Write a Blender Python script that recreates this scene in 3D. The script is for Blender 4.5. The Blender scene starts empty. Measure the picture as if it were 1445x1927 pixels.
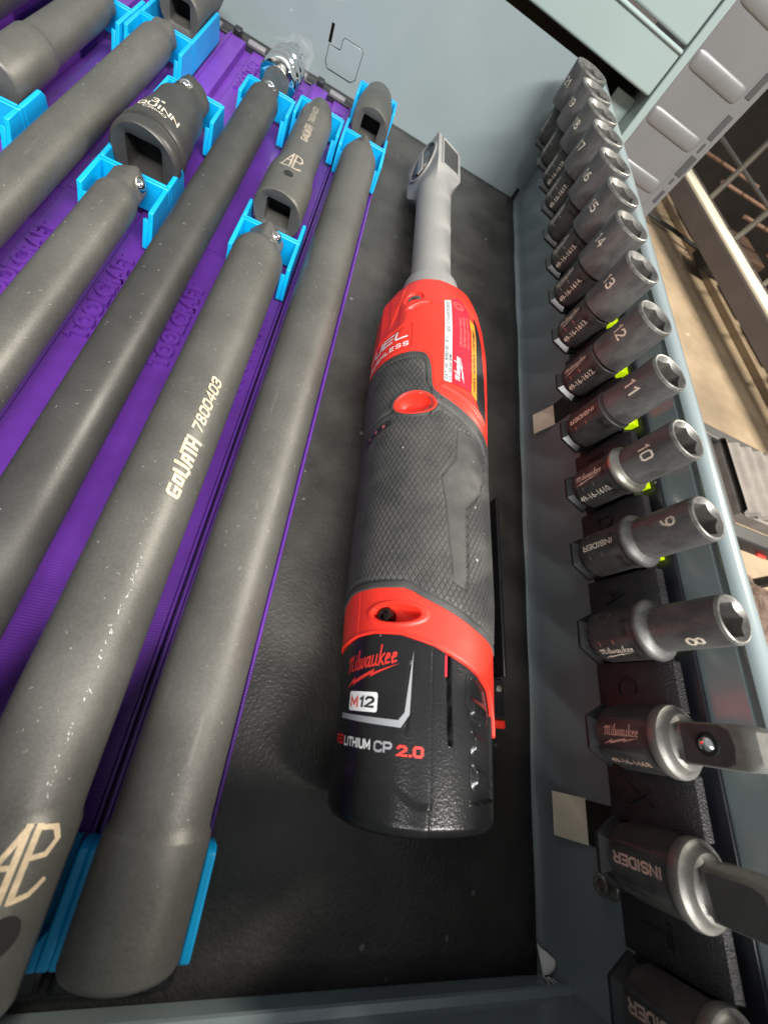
import bpy, bmesh, math, random
import numpy as np
from mathutils import Vector, Matrix
random.seed(7)
rng = np.random.default_rng(7)
S = 0.01                     # every length below is written in centimetres
sc = bpy.context.scene
C = sc.collection
PI = math.pi

# ------------------------------------------------------------------ camera
cd = bpy.data.cameras.new('camera')
cam = bpy.data.objects.new('camera', cd); C.objects.link(cam); sc.camera = cam
# rows: world axes (x right, y into the cabinet, z up) in camera coordinates (x right, y down, z forward)
RW = Matrix(((0.912227, 0.27766706, 0.30123563), (0.12229593, -0.88632158, 0.44662933), (0.39100589, -0.37058744, -0.84248403)))
rot = Matrix(((RW[0][0], -RW[0][1], -RW[0][2]), (RW[1][0], -RW[1][1], -RW[1][2]), (RW[2][0], -RW[2][1], -RW[2][2])))
cam.matrix_world = Matrix.Translation((0, 0, 13.5 * S)) @ rot.to_4x4()
cd.sensor_fit = 'HORIZONTAL'; cd.sensor_width = 36; cd.lens = 36 * 771.97 / 1445
cd.clip_start = 0.004; cd.clip_end = 60
cd.dof.use_dof = True; cd.dof.focus_distance = 0.155; cd.dof.aperture_fstop = 26

# ------------------------------------------------------------------ light
w = bpy.data.worlds.new('World'); sc.world = w; w.use_nodes = True
bg = w.node_tree.nodes['Background']; bg.inputs[0].default_value = (0.93, 0.96, 1.0, 1); bg.inputs[1].default_value = 0.235

def lamp(name, loc, target, size, energy, col, sy=None):
    l = bpy.data.lights.new(name, 'AREA'); l.energy = energy; l.color = col
    l.shape = 'RECTANGLE'; l.size = size * S; l.size_y = (sy or size) * S
    o = bpy.data.objects.new(name, l); C.objects.link(o)
    o.location = Vector(loc) * S
    o.rotation_euler = (Vector(target) - Vector(loc)).to_track_quat('-Z', 'Y').to_euler()
    return o
lamp('ceiling_tube_light', (56, -88, 150), (2, 14, 0), 110, 36.0, (1.0, 0.965, 0.90), 12)
lamp('ceiling_tube_light', (-45, -100, 160), (2, 14, 0), 110, 10.0, (1.0, 0.98, 0.94), 12)
lamp('ceiling_tube_light', (10, -112, 150), (2, 30, 0), 110, 14.0, (1.0, 0.98, 0.95), 14)
lamp('ceiling_tube_light', (230, 130, 190), (190, 190, -50), 110, 95.0, (1.0, 0.93, 0.80), 14)
sc.view_settings.view_transform = 'Standard'; sc.view_settings.look = 'None'
sc.view_settings.exposure = 0.66; sc.view_settings.gamma = 1.0
sc.render.engine = 'CYCLES'
sc.cycles.max_bounces = 8

# ------------------------------------------------------------------ materials
MATS = {}
def mat(name, col, rough=0.5, metal=0.0, var=0.0, vscale=150, vcol=None, bump=0.0, bscale=600, bdist=0.02, rvar=0.0,
        dust=0.0, dscale=260, dcol=(0.6, 0.58, 0.54), coat=0.0, spec=0.5, stretch=None, bkind='noise', emit=None, scratch=0.0, grain=0.0, gscale=1500):
    if name in MATS: return MATS[name]
    m = bpy.data.materials.new(name); m.use_nodes = True; MATS[name] = m
    nt = m.node_tree; N = nt.nodes; L = nt.links; b = N['Principled BSDF']
    b.inputs['Base Color'].default_value = (*col, 1); b.inputs['Roughness'].default_value = rough
    b.inputs['Metallic'].default_value = metal; b.inputs['Coat Weight'].default_value = coat
    b.inputs['Coat Roughness'].default_value = 0.12
    b.inputs['Specular IOR Level'].default_value = spec
    tc = N.new('ShaderNodeTexCoord'); vec = tc.outputs['Object']
    if stretch:
        mp = N.new('ShaderNodeMapping'); mp.inputs['Scale'].default_value = stretch; L.new(vec, mp.inputs[0]); vec2 = mp.outputs[0]
    else: vec2 = vec
    def noise(scale, detail=4, r=0.55, v=None):
        n = N.new('ShaderNodeTexNoise'); n.inputs['Scale'].default_value = scale; n.inputs['Detail'].default_value = detail
        n.inputs['Roughness'].default_value = r; L.new(v or vec2, n.inputs['Vector']); return n
    colout = None
    if var > 0:
        n = noise(vscale, 6, 0.62); cr = N.new('ShaderNodeValToRGB')
        c2 = vcol or tuple(min(1, c * (1 + var)) for c in col)
        cr.color_ramp.elements[0].position = 0.34; cr.color_ramp.elements[1].position = 0.68
        cr.color_ramp.elements[0].color = (*[c * (1 - var) for c in col], 1); cr.color_ramp.elements[1].color = (*c2, 1)
        L.new(n.outputs['Fac'], cr.inputs[0]); colout = cr.outputs[0]
        if rvar > 0:
            mr = N.new('ShaderNodeMapRange'); mr.inputs[1].default_value = 0.3; mr.inputs[2].default_value = 0.7
            mr.inputs[3].default_value = max(0.02, rough - rvar); mr.inputs[4].default_value = min(1, rough + rvar)
            n2 = noise(vscale * 0.6, 5, 0.6); L.new(n2.outputs['Fac'], mr.inputs[0]); L.new(mr.outputs[0], b.inputs['Roughness'])
    def mixin(fac, c):
        nonlocal colout
        mx = N.new('ShaderNodeMix'); mx.data_type = 'RGBA'
        L.new(fac, mx.inputs[0])
        if colout is None: mx.inputs[6].default_value = (*col, 1)
        else: L.new(colout, mx.inputs[6])
        mx.inputs[7].default_value = (*c, 1); colout = mx.outputs[2]
    if dust > 0:
        v = N.new('ShaderNodeTexVoronoi'); v.inputs['Scale'].default_value = dscale; L.new(vec, v.inputs['Vector'])
        sz = N.new('ShaderNodeSeparateColor'); L.new(v.outputs['Color'], sz.inputs[0])
        th = N.new('ShaderNodeMapRange'); th.inputs[1].default_value = 0.45; th.inputs[2].default_value = 1.0
        th.inputs[3].default_value = -0.02; th.inputs[4].default_value = 0.16 * dust; L.new(sz.outputs[0], th.inputs[0])
        wob = noise(dscale * 5, 2, 0.5, vec); ad = N.new('ShaderNodeMath'); ad.operation = 'MULTIPLY_ADD'
        L.new(wob.outputs['Fac'], ad.inputs[0]); ad.inputs[1].default_value = 0.1; L.new(v.outputs['Distance'], ad.inputs[2])
        su = N.new('ShaderNodeMath'); su.operation = 'SUBTRACT'; L.new(th.outputs[0], su.inputs[0]); L.new(ad.outputs[0], su.inputs[1])
        s2 = N.new('ShaderNodeMapRange'); s2.inputs[1].default_value = -0.055; s2.inputs[2].default_value = -0.02
        s2.inputs[4].default_value = 0.75; L.new(su.outputs[0], s2.inputs[0])
        mixin(s2.outputs[0], dcol)
    if scratch > 0:
        mp = N.new('ShaderNodeMapping'); mp.inputs['Scale'].default_value = (1, 0.12, 1); mp.inputs['Rotation'].default_value = (0, 0, 0.35); L.new(vec, mp.inputs[0])
        n = noise(420, 3, 0.5, mp.outputs[0]); s2 = N.new('ShaderNodeMapRange'); s2.inputs[1].default_value = 0.69; s2.inputs[2].default_value = 0.74
        s2.inputs[4].default_value = scratch; L.new(n.outputs['Fac'], s2.inputs[0]); mixin(s2.outputs[0], tuple(min(1, c * 2.2 + 0.05) for c in col))
    if grain > 0:
        n = noise(gscale, 2, 0.6, vec); mr = N.new('ShaderNodeMapRange'); mr.inputs[1].default_value = 0.32; mr.inputs[2].default_value = 0.68
        mr.inputs[3].default_value = 1 - grain; mr.inputs[4].default_value = 1 + grain; L.new(n.outputs['Fac'], mr.inputs[0])
        vm = N.new('ShaderNodeVectorMath'); vm.operation = 'SCALE'
        if colout is None: vm.inputs[0].default_value = col
        else: L.new(colout, vm.inputs[0])
        L.new(mr.outputs[0], vm.inputs['Scale']); colout = vm.outputs[0]
    if colout is not None: L.new(colout, b.inputs['Base Color'])
    if bump > 0:
        bp = N.new('ShaderNodeBump'); bp.inputs['Strength'].default_value = bump; bp.inputs['Distance'].default_value = bdist * S
        if bkind == 'noise': n = noise(bscale, 3, 0.5); L.new(n.outputs['Fac'], bp.inputs['Height'])
        elif bkind == 'voronoi':
            n = N.new('ShaderNodeTexVoronoi'); n.feature = 'SMOOTH_F1'; n.inputs['Scale'].default_value = bscale
            nn = noise(bscale * 0.7, 2, 0.5); mv = N.new('ShaderNodeMix'); mv.data_type = 'VECTOR'; mv.inputs[0].default_value = 0.0012
            L.new(vec2, mv.inputs[4]); L.new(nn.outputs['Color'], mv.inputs[5]); L.new(mv.outputs[1], n.inputs['Vector'])
            L.new(n.outputs['Distance'], bp.inputs['Height'])
        elif bkind == 'layers':
            wv = N.new('ShaderNodeTexWave'); wv.inputs['Scale'].default_value = bscale; wv.inputs['Distortion'].default_value = 0.6
            wv.bands_direction = 'Y'; wv.inputs['Detail'].default_value = 1; L.new(vec2, wv.inputs['Vector']); L.new(wv.outputs['Fac'], bp.inputs['Height'])
        L.new(bp.outputs[0], b.inputs['Normal'])
    if emit:
        b.inputs['Emission Color'].default_value = (*emit[0], 1); b.inputs['Emission Strength'].default_value = emit[1]
    return m

paint = mat('grey_green_enamel', (0.225, 0.272, 0.283), 0.24, var=0.05, vscale=14, bump=0.03, bscale=160, coat=0.35, dust=0.4, dscale=70, dcol=(0.55, 0.56, 0.55))
cabpaint = mat('pale_cabinet_enamel', (0.27, 0.335, 0.325), 0.26, var=0.03, vscale=9, coat=0.3, bump=0.02, bscale=140)
mat_rubber = mat('black_grained_vinyl', (0.040, 0.037, 0.033), 0.42, var=0.35, vscale=40, vcol=(0.062, 0.058, 0.052), bump=0.42, bscale=1150, bdist=0.03, bkind='voronoi', rvar=0.09, dust=0.7, dscale=120, dcol=(0.22, 0.21, 0.20))
phos = mat('black_phosphate_steel', (0.106, 0.103, 0.094), 0.44, metal=0.38, grain=0.10, var=0.16, vscale=40, rvar=0.07, bump=0.5, bscale=3400, bdist=0.010, dust=0.7, dscale=480, dcol=(0.36, 0.35, 0.32), scratch=0.16)
phosdark = mat('dark_phosphate_steel', (0.062, 0.061, 0.058), 0.42, metal=0.45, grain=0.09, var=0.16, vscale=60, rvar=0.06, bump=0.35, bscale=3000, bdist=0.010, dust=0.6, dscale=430, dcol=(0.34, 0.33, 0.3), scratch=0.16)
sockm = mat('black_oxide_socket_steel', (0.088, 0.087, 0.085), 0.50, metal=0.30, grain=0.10, var=0.35, vscale=230, rvar=0.10, bump=0.15, bscale=1500, bdist=0.012, stretch=(1, 1, 0.45), dust=0.4, dscale=260)
sockl = mat('black_oxide_body', (0.042, 0.042, 0.041), 0.50, metal=0.15, var=0.25, vscale=200, rvar=0.08, bump=0.1, bscale=1800, bdist=0.01, dust=0.35, dscale=260)
sockin = mat('socket_bore_steel', (0.16, 0.155, 0.145), 0.42, metal=0.6, var=0.3, vscale=260)
bright = mat('worn_bright_steel', (0.55, 0.53, 0.48), 0.30, metal=0.9, var=0.2, vscale=300, bump=0.1, bscale=1500, bdist=0.01)
lipsteel = mat('rubbed_lip_steel', (0.20, 0.195, 0.18), 0.42, metal=0.7, var=0.4, vscale=400)
drvsteel = mat('satin_driver_steel', (0.155, 0.15, 0.138), 0.48, metal=0.45, var=0.2, vscale=300, bump=0.15, bscale=2200, bdist=0.01, dust=0.4, dscale=300)
greysteel = mat('satin_grey_steel', (0.30, 0.285, 0.25), 0.36, metal=0.8, var=0.15, vscale=300, bump=0.12, bscale=1800, bdist=0.01)
chrome = mat('polished_chrome', (0.80, 0.80, 0.80), 0.07, metal=1.0)
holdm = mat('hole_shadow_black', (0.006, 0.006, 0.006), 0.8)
purple = mat('purple_printed_plastic', (0.13, 0.034, 0.32), 0.32, var=0.14, vscale=60, bump=0.4, bscale=420, bdist=0.010, bkind='layers', dust=0.3, dscale=170, dcol=(0.4, 0.3, 0.6))
blue = mat('sky_blue_printed_plastic', (0.0, 0.335, 0.70), 0.36, var=0.06, vscale=90, bump=0.12, bscale=900, bdist=0.01)
footpl = mat('glossy_black_plastic', (0.022, 0.022, 0.024), 0.27, bump=0.05, bscale=900, bdist=0.01)
blackpl = mat('black_printed_plastic', (0.016, 0.015, 0.017), 0.34, var=0.3, vscale=160, bump=0.18, bscale=1400, bdist=0.015, dust=0.4, dscale=170, dcol=(0.25, 0.25, 0.27))
roughpl = mat('coarse_black_plastic', (0.018, 0.016, 0.018), 0.42, var=0.3, vscale=200, bump=1.0, bscale=2300, bdist=0.022, dust=0.25, dscale=300, dcol=(0.2, 0.2, 0.2))
navy = mat('smooth_dark_plastic', (0.014, 0.015, 0.021), 0.30, dust=0.5, dscale=120, dcol=(0.3, 0.3, 0.33), bump=0.05, bscale=800)
neon = mat('neon_yellow_plastic', (0.62, 0.88, 0.0), 0.4, var=0.05)
red = mat('tool_red_plastic', (0.78, 0.030, 0.016), 0.42, var=0.04, vscale=120, bump=0.12, bscale=2600, bdist=0.008, dust=0.25, dscale=200, dcol=(0.8, 0.45, 0.4))
batt = mat('black_pebbled_plastic', (0.010, 0.010, 0.011), 0.24, var=0.2, bump=0.40, bscale=1700, bdist=0.018, dust=0.5, dscale=190, dcol=(0.34, 0.34, 0.34))
greyhead = mat('cast_grey_housing', (0.275, 0.27, 0.26), 0.50, metal=0.12, var=0.04, vscale=200, bump=0.06, bscale=1600)
laser = mat('laser_etched_tan', (0.62, 0.49, 0.33), 0.55, metal=0.15, var=0.22, vscale=600)
laserd = mat('laser_etched_dull', (0.36, 0.31, 0.25), 0.5, metal=0.2, var=0.25, vscale=500)
laserw = mat('laser_etched_pale', (0.66, 0.58, 0.48), 0.5, metal=0.2, var=0.15, vscale=700)
inkred = mat('printed_red_ink', (0.70, 0.035, 0.025), 0.45)
inkwhite = mat('printed_white_ink', (0.80, 0.80, 0.80), 0.45)
inkgrey = mat('printed_grey_ink', (0.27, 0.28, 0.30), 0.4)
inkblack = mat('printed_black_ink', (0.012, 0.012, 0.014), 0.5)
inkorange = mat('printed_orange_ink', (0.72, 0.27, 0.02), 0.45)
inkdred = mat('label_deep_red', (0.56, 0.012, 0.03), 0.35)
inkpink = mat('label_pale_red_ink', (0.75, 0.18, 0.16), 0.4)
silver = mat('label_silver', (0.62, 0.63, 0.63), 0.4, metal=0.3)

# grip rubber: diamond knurl from the (length, girth) coordinates stored in the mesh, smooth where the mask says so
def grip_material():
    m = bpy.data.materials.new('diamond_grip_rubber'); m.use_nodes = True; nt = m.node_tree; N = nt.nodes; L = nt.links; b = N['Principled BSDF']
    b.inputs['Roughness'].default_value = 0.62
    uv = N.new('ShaderNodeUVMap'); uv.uv_map = 'girth'
    sp = N.new('ShaderNodeSeparateXYZ'); L.new(uv.outputs[0], sp.inputs[0])
    def mth(op, a, bb=None, c=None):
        n = N.new('ShaderNodeMath'); n.operation = op
        for i, q in enumerate((a, bb, c)):
            if q is None: continue
            if isinstance(q, (int, float)): n.inputs[i].default_value = q
            else: L.new(q, n.inputs[i])
        return n.outputs[0]
    u = mth('MULTIPLY', sp.outputs[0], 1 / 0.30); v = mth('MULTIPLY', sp.outputs[1], 1 / 0.165)
    d1 = mth('PINGPONG', mth('ADD', u, v), 0.5); d2 = mth('PINGPONG', mth('SUBTRACT', u, v), 0.5)
    mn = mth('MINIMUM', d1, d2)
    h = N.new('ShaderNodeMapRange'); h.interpolation_type = 'SMOOTHSTEP'; h.inputs[1].default_value = 0.0; h.inputs[2].default_value = 0.15; L.new(mn, h.inputs[0])
    at = N.new('ShaderNodeAttribute'); at.attribute_name = 'plain'
    inv = mth('SUBTRACT', 1.0, at.outputs['Fac'])
    h2 = mth('MULTIPLY', mth('SUBTRACT', h.outputs[0], 1.0), inv)
    tc = N.new('ShaderNodeTexCoord'); n = N.new('ShaderNodeTexNoise'); n.inputs['Scale'].default_value = 1800; L.new(tc.outputs['Object'], n.inputs[0])
    h3 = mth('MULTIPLY_ADD', n.outputs['Fac'], 0.28, h2)
    bp = N.new('ShaderNodeBump'); bp.inputs['Strength'].default_value = 0.85; bp.inputs['Distance'].default_value = 0.032 * S; L.new(h3, bp.inputs['Height']); L.new(bp.outputs[0], b.inputs['Normal'])
    n2 = N.new('ShaderNodeTexNoise'); n2.inputs['Scale'].default_value = 130; n2.inputs['Detail'].default_value = 6; L.new(tc.outputs['Object'], n2.inputs[0])
    cr = N.new('ShaderNodeValToRGB'); cr.color_ramp.elements[0].color = (0.034, 0.034, 0.033, 1); cr.color_ramp.elements[1].color = (0.062, 0.061, 0.058, 1)
    cr.color_ramp.elements[0].position = 0.35; cr.color_ramp.elements[1].position = 0.7; L.new(n2.outputs['Fac'], cr.inputs[0])
    vo = N.new('ShaderNodeTexVoronoi'); vo.inputs['Scale'].default_value = 260; L.new(tc.outputs['Object'], vo.inputs[0])
    sz = N.new('ShaderNodeSeparateColor'); L.new(vo.outputs['Color'], sz.inputs[0])
    lim = mth('MULTIPLY', mth('MAXIMUM', mth('SUBTRACT', sz.outputs[0], 0.6), 0.0), 0.34)
    dm = mth('LESS_THAN', vo.outputs['Distance'], lim)
    mx = N.new('ShaderNodeMix'); mx.data_type = 'RGBA'; L.new(mth('MULTIPLY', dm, 0.7), mx.inputs[0]); L.new(cr.outputs[0], mx.inputs[6]); mx.inputs[7].default_value = (0.5, 0.49, 0.45, 1)
    L.new(mx.outputs[2], b.inputs['Base Color'])
    return m
gripm = grip_material()

# ------------------------------------------------------------------ mesh helpers
class MB:
    def __init__(self): self.v = []; self.f = []
    def add(self, vs, fs):
        n = len(self.v); self.v += [tuple(p) for p in vs]; self.f += [tuple(i + n for i in q) for q in fs]; return self
    def box(self, x0, x1, y0, y1, z0, z1, R=None):
        vs = [(x, y, z) for x in (x0, x1) for y in (y0, y1) for z in (z0, z1)]
        if R is not None: vs = [R(p) for p in vs]
        return self.add(vs, [(0, 1, 3, 2), (4, 6, 7, 5), (0, 4, 5, 1), (2, 3, 7, 6), (0, 2, 6, 4), (1, 5, 7, 3)])
    def prism(self, poly, axis, a, b):
        """poly: 2-d points, extruded along axis 'x','y' or 'z' from a to b"""
        n = len(poly)
        def P(p, t): return {'x': (t, p[0], p[1]), 'y': (p[0], t, p[1]), 'z': (p[0], p[1], t)}[axis]
        vs = [P(p, a) for p in poly] + [P(p, b) for p in poly]
        fs = [tuple(range(n))[::-1], tuple(range(n, 2 * n))] + [(i, (i + 1) % n, n + (i + 1) % n, n + i) for i in range(n)]
        return self.add(vs, fs)
    def lathe(self, prof, segs=48, frame=None, rfun=None, cap=(True, True)):
        """prof: (r, t); frame maps (a, b, t) -> xyz ; a,b across, t along"""
        fr = frame or (lambda a, b, t: (a, b, t))
        n0 = len(self.v)
        for (r, t) in prof:
            for k in range(segs):
                th = 2 * PI * k / segs; rr = rfun(r, t, th) if rfun else r
                self.v.append(tuple(fr(rr * math.cos(th), rr * math.sin(th), t)))
        for i in range(len(prof) - 1):
            for k in range(segs):
                a = n0 + i * segs + k; b = n0 + i * segs + (k + 1) % segs
                self.f.append((a, b, b + segs, a + segs))
        if cap[0]: self.f.append(tuple(n0 + k for k in range(segs))[::-1])
        if cap[1]: self.f.append(tuple(n0 + (len(prof) - 1) * segs + k for k in range(segs)))
        return self
    def tube(self, pts, r, segs=10):
        P = [Vector(p) for p in pts]; n0 = len(self.v)
        for i, p in enumerate(P):
            d = (P[min(i + 1, len(P) - 1)] - P[max(i - 1, 0)]).normalized()
            up = Vector((0, 0, 1)) if abs(d.z) < 0.9 else Vector((1, 0, 0)); a = d.cross(up).normalized(); b = a.cross(d)
            for k in range(segs):
                th = 2 * PI * k / segs; self.v.append(tuple(p + a * r * math.cos(th) + b * r * math.sin(th)))
        for i in range(len(P) - 1):
            for k in range(segs):
                a = n0 + i * segs + k; b = n0 + i * segs + (k + 1) % segs; self.f.append((a, b, b + segs, a + segs))
        self.f.append(tuple(n0 + k for k in range(segs))[::-1]); self.f.append(tuple(n0 + (len(P) - 1) * segs + k for k in range(segs)))
        return self
    def mesh(self, name, material, smooth=True):
        me = bpy.data.meshes.new(name); me.from_pydata([(x * S, y * S, z * S) for x, y, z in self.v], [], self.f)
        bm = bmesh.new(); bm.from_mesh(me); bmesh.ops.recalc_face_normals(bm, faces=bm.faces); bm.to_mesh(me); bm.free()
        me.materials.append(material)
        if smooth:
            for p in me.polygons: p.use_smooth = True
            try: me.set_sharp_from_angle(angle=math.radians(38))
            except Exception: pass
        return me
    def build(self, name, material, parent=None, bevel=0.0, smooth=True, loc=None, segs=2):
        o = bpy.data.objects.new(name, self.mesh(name, material, smooth)); C.objects.link(o)
        if parent is not None: o.parent = parent
        if loc is not None: o.location = Vector(loc) * S
        if bevel > 0:
            bv = o.modifiers.new('edge', 'BEVEL'); bv.width = bevel * S; bv.segments = segs; bv.limit_method = 'ANGLE'; bv.angle_limit = math.radians(40)
        return o

def tag(o, label=None, cat=None, group=None, kind=None):
    if label: o['label'] = label
    if cat: o['category'] = cat
    if group: o['group'] = group
    if kind: o['kind'] = kind
    return o
def thing(name, loc, label, cat, group=None, rz=0.0):
    o = bpy.data.objects.new(name, None); C.objects.link(o); o.location = Vector(loc) * S; o.rotation_euler.z = rz
    o.empty_display_size = 0.01
    return tag(o, label, cat, group)

# ------------------------------------------------------------------ flat print (lettering, logos)
def text2d(s, size=1.0, bold=0.0, shear=0.0, spacing=1.0, stretch=1.0):
    cu = bpy.data.curves.new('print', 'FONT'); cu.body = s; cu.size = 1.0; cu.offset = bold; cu.shear = shear; cu.space_character = spacing; cu.resolution_u = 3
    cu.fill_mode = 'FRONT'
    o = bpy.data.objects.new('print', cu); C.objects.link(o)
    dg = bpy.context.evaluated_depsgraph_get(); dg.update()
    me = o.evaluated_get(dg).to_mesh()
    vs = [(v.co.x * stretch * size, v.co.y * size) for v in me.vertices]; fs = [tuple(p.vertices) for p in me.polygons]
    o.evaluated_get(dg).to_mesh_clear(); bpy.data.objects.remove(o); bpy.data.curves.remove(cu)
    return vs, fs
def width(t): xs = [p[0] for p in t[0]]; return max(xs) - min(xs), min(xs)
def centred(t, left=False):
    wd, mn = width(t); ys = [p[1] for p in t[0]]; cy = (max(ys) + min(ys)) / 2
    return [(x - mn - (0 if left else wd / 2), y - cy) for x, y in t[0]], t[1]
def fit(t, w_, h_):
    xs = [p[0] for p in t[0]]; ys = [p[1] for p in t[0]]
    a, b, c, d = min(xs), max(xs), min(ys), max(ys)
    return [((x - (a + b) / 2) / (b - a) * w_, (y - (c + d) / 2) / (d - c) * h_) for x, y in t[0]], t[1]
def merge(*ts):
    V = []; F = []
    for t in ts:
        n = len(V); V += t[0]; F += [tuple(i + n for i in f) for f in t[1]]
    return V, F
def strokes(polys, w_=0.22, shear=0.0):
    V = []; F = []
    for pl in polys:
        P = [Vector((x, y)) for x, y in pl]; n = len(V); m = len(P)
        for i, p in enumerate(P):
            d0 = (P[i] - P[i - 1]).normalized() if i else (P[1] - P[0]).normalized()
            d1 = (P[i + 1] - P[i]).normalized() if i < m - 1 else d0
            nr = Vector((-(d0.y + d1.y), d0.x + d1.x))
            if nr.length < 1e-6: nr = Vector((-d0.y, d0.x))
            nr.normalize(); k = 1 / max(0.55, abs(nr.dot(Vector((-d0.y, d0.x)))))
            e = Vector((0, 0))
            if i == 0: e = -d0 * w_ * 0.4
            if i == m - 1: e = d0 * w_ * 0.4
            for s_ in (1, -1):
                q = p + e + nr * s_ * w_ / 2 * k; V.append((q.x + shear * q.y, q.y))
        for i in range(m - 1): F.append((n + 2 * i, n + 2 * i + 1, n + 2 * i + 3, n + 2 * i + 2))
    return V, F
def script_logo(bolt=True):
    L_ = [[(-.75, 1.1), (-.38, 1.5), (-.38, .0)], [(-.38, 1.15), (.08, 1.48), (.08, .1)], [(.08, 1.15), (.55, 1.48), (.55, .12), (.85, .02)],
          [(1.22, .98), (1.22, .12), (1.42, .02)], [(1.22, 1.32), (1.24, 1.42)], [(1.70, 1.85), (1.66, .14), (1.88, .02)],
          [(2.05, 1.0), (2.12, .05), (2.42, .2), (2.45, .9)], [(2.45, .2), (2.62, .03), (2.85, .3), (2.85, 1.0)],
          [(3.68, .92), (3.32, .95), (3.12, .5), (3.22, .06), (3.48, .12), (3.68, .6)], [(3.72, 1.0), (3.70, .1), (3.92, .02)],
          [(4.10, 1.0), (4.10, .12), (4.36, .02), (4.62, .3)], [(4.66, 1.0), (4.64, .1), (4.86, .02)],
          [(5.12, 1.9), (5.10, .0)], [(5.62, 1.02), (5.16, .55), (5.66, .0)],
          [(5.86, .48), (6.26, .62), (6.28, .9), (6.02, .96), (5.86, .5), (5.98, .06), (6.34, .12)],
          [(6.62, .48), (7.02, .62), (7.04, .9), (6.78, .96), (6.62, .5), (6.74, .06), (7.15, .16)]]
    t = strokes(L_, 0.20, 0.30)
    if bolt:
        b = [(-.75, -1.55), (.55, -.95), (.35, -.66), (4.0, -.42), (3.85, -.18), (7.1, .0 - .15), (3.55, -.80), (3.75, -.98), (.75, -1.28), (.9, -1.5)]
        b = [(-.9, -1.60), (1.35, -.62), (1.15, -.98), (4.55, -.30), (4.3, -.62), (7.6, -.12), (3.75, -1.02), (4.0, -.72), (.65, -1.45), (.85, -1.12)]
        t = merge(t, ([(x, y) for x, y in b], [tuple(range(len(b)))]))
    return t
def wrap(name, t2, mapf, material, parent, maxlen=0.06, thick=0.0):
    """lay flat print on a curved surface: mapf(u, v) -> xyz (cm)"""
    bm = bmesh.new(); vs = [bm.verts.new((u, v, 0)) for u, v in t2[0]]
    for f in t2[1]:
        try: bm.faces.new([vs[i] for i in f])
        except Exception: pass
    bmesh.ops.triangulate(bm, faces=bm.faces[:])
    for _ in range(4):
        es = [e for e in bm.edges if e.calc_length() > maxlen]
        if not es: break
        bmesh.ops.subdivide_edges(bm, edges=es, cuts=1); bmesh.ops.triangulate(bm, faces=[f for f in bm.faces if len(f.verts) > 3])
    for v in bm.verts: v.co = Vector(mapf(v.co.x, v.co.y)) * S
    me = bpy.data.meshes.new(name); bm.to_mesh(me); bm.free(); me.materials.append(material)
    o = bpy.data.objects.new(name, me); C.objects.link(o); o.parent = parent
    return o
def rect2(w_, h_): return [(-w_ / 2, -h_ / 2), (w_ / 2, -h_ / 2), (w_ / 2, h_ / 2), (-w_ / 2, h_ / 2)], [(0, 1, 2, 3)]
def poly2(p): return list(p), [tuple(range(len(p)))]
def shift(t, dx, dy): return [(x + dx, y + dy) for x, y in t[0]], t[1]
def rot2(t, a): c, s = math.cos(a), math.sin(a); return [(x * c - y * s, x * s + y * c) for x, y in t[0]], t[1]
def ring2(cx, cy, r0, r1, n=20, a0=0, a1=2 * PI, sx=1.0):
    V = []; F = []
    for i in range(n + 1):
        a = a0 + (a1 - a0) * i / n
        V += [(cx + r0 * math.cos(a) * sx, cy + r0 * math.sin(a)), (cx + r1 * math.cos(a) * sx, cy + r1 * math.sin(a))]
    for i in range(n): F.append((2 * i, 2 * i + 1, 2 * i + 3, 2 * i + 2))
    return V, F
def disc2(cx, cy, r, n=20, sx=1.0): return [(cx + r * sx * math.cos(2 * PI * i / n), cy + r * math.sin(2 * PI * i / n)) for i in range(n)], [tuple(range(n))]

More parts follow.
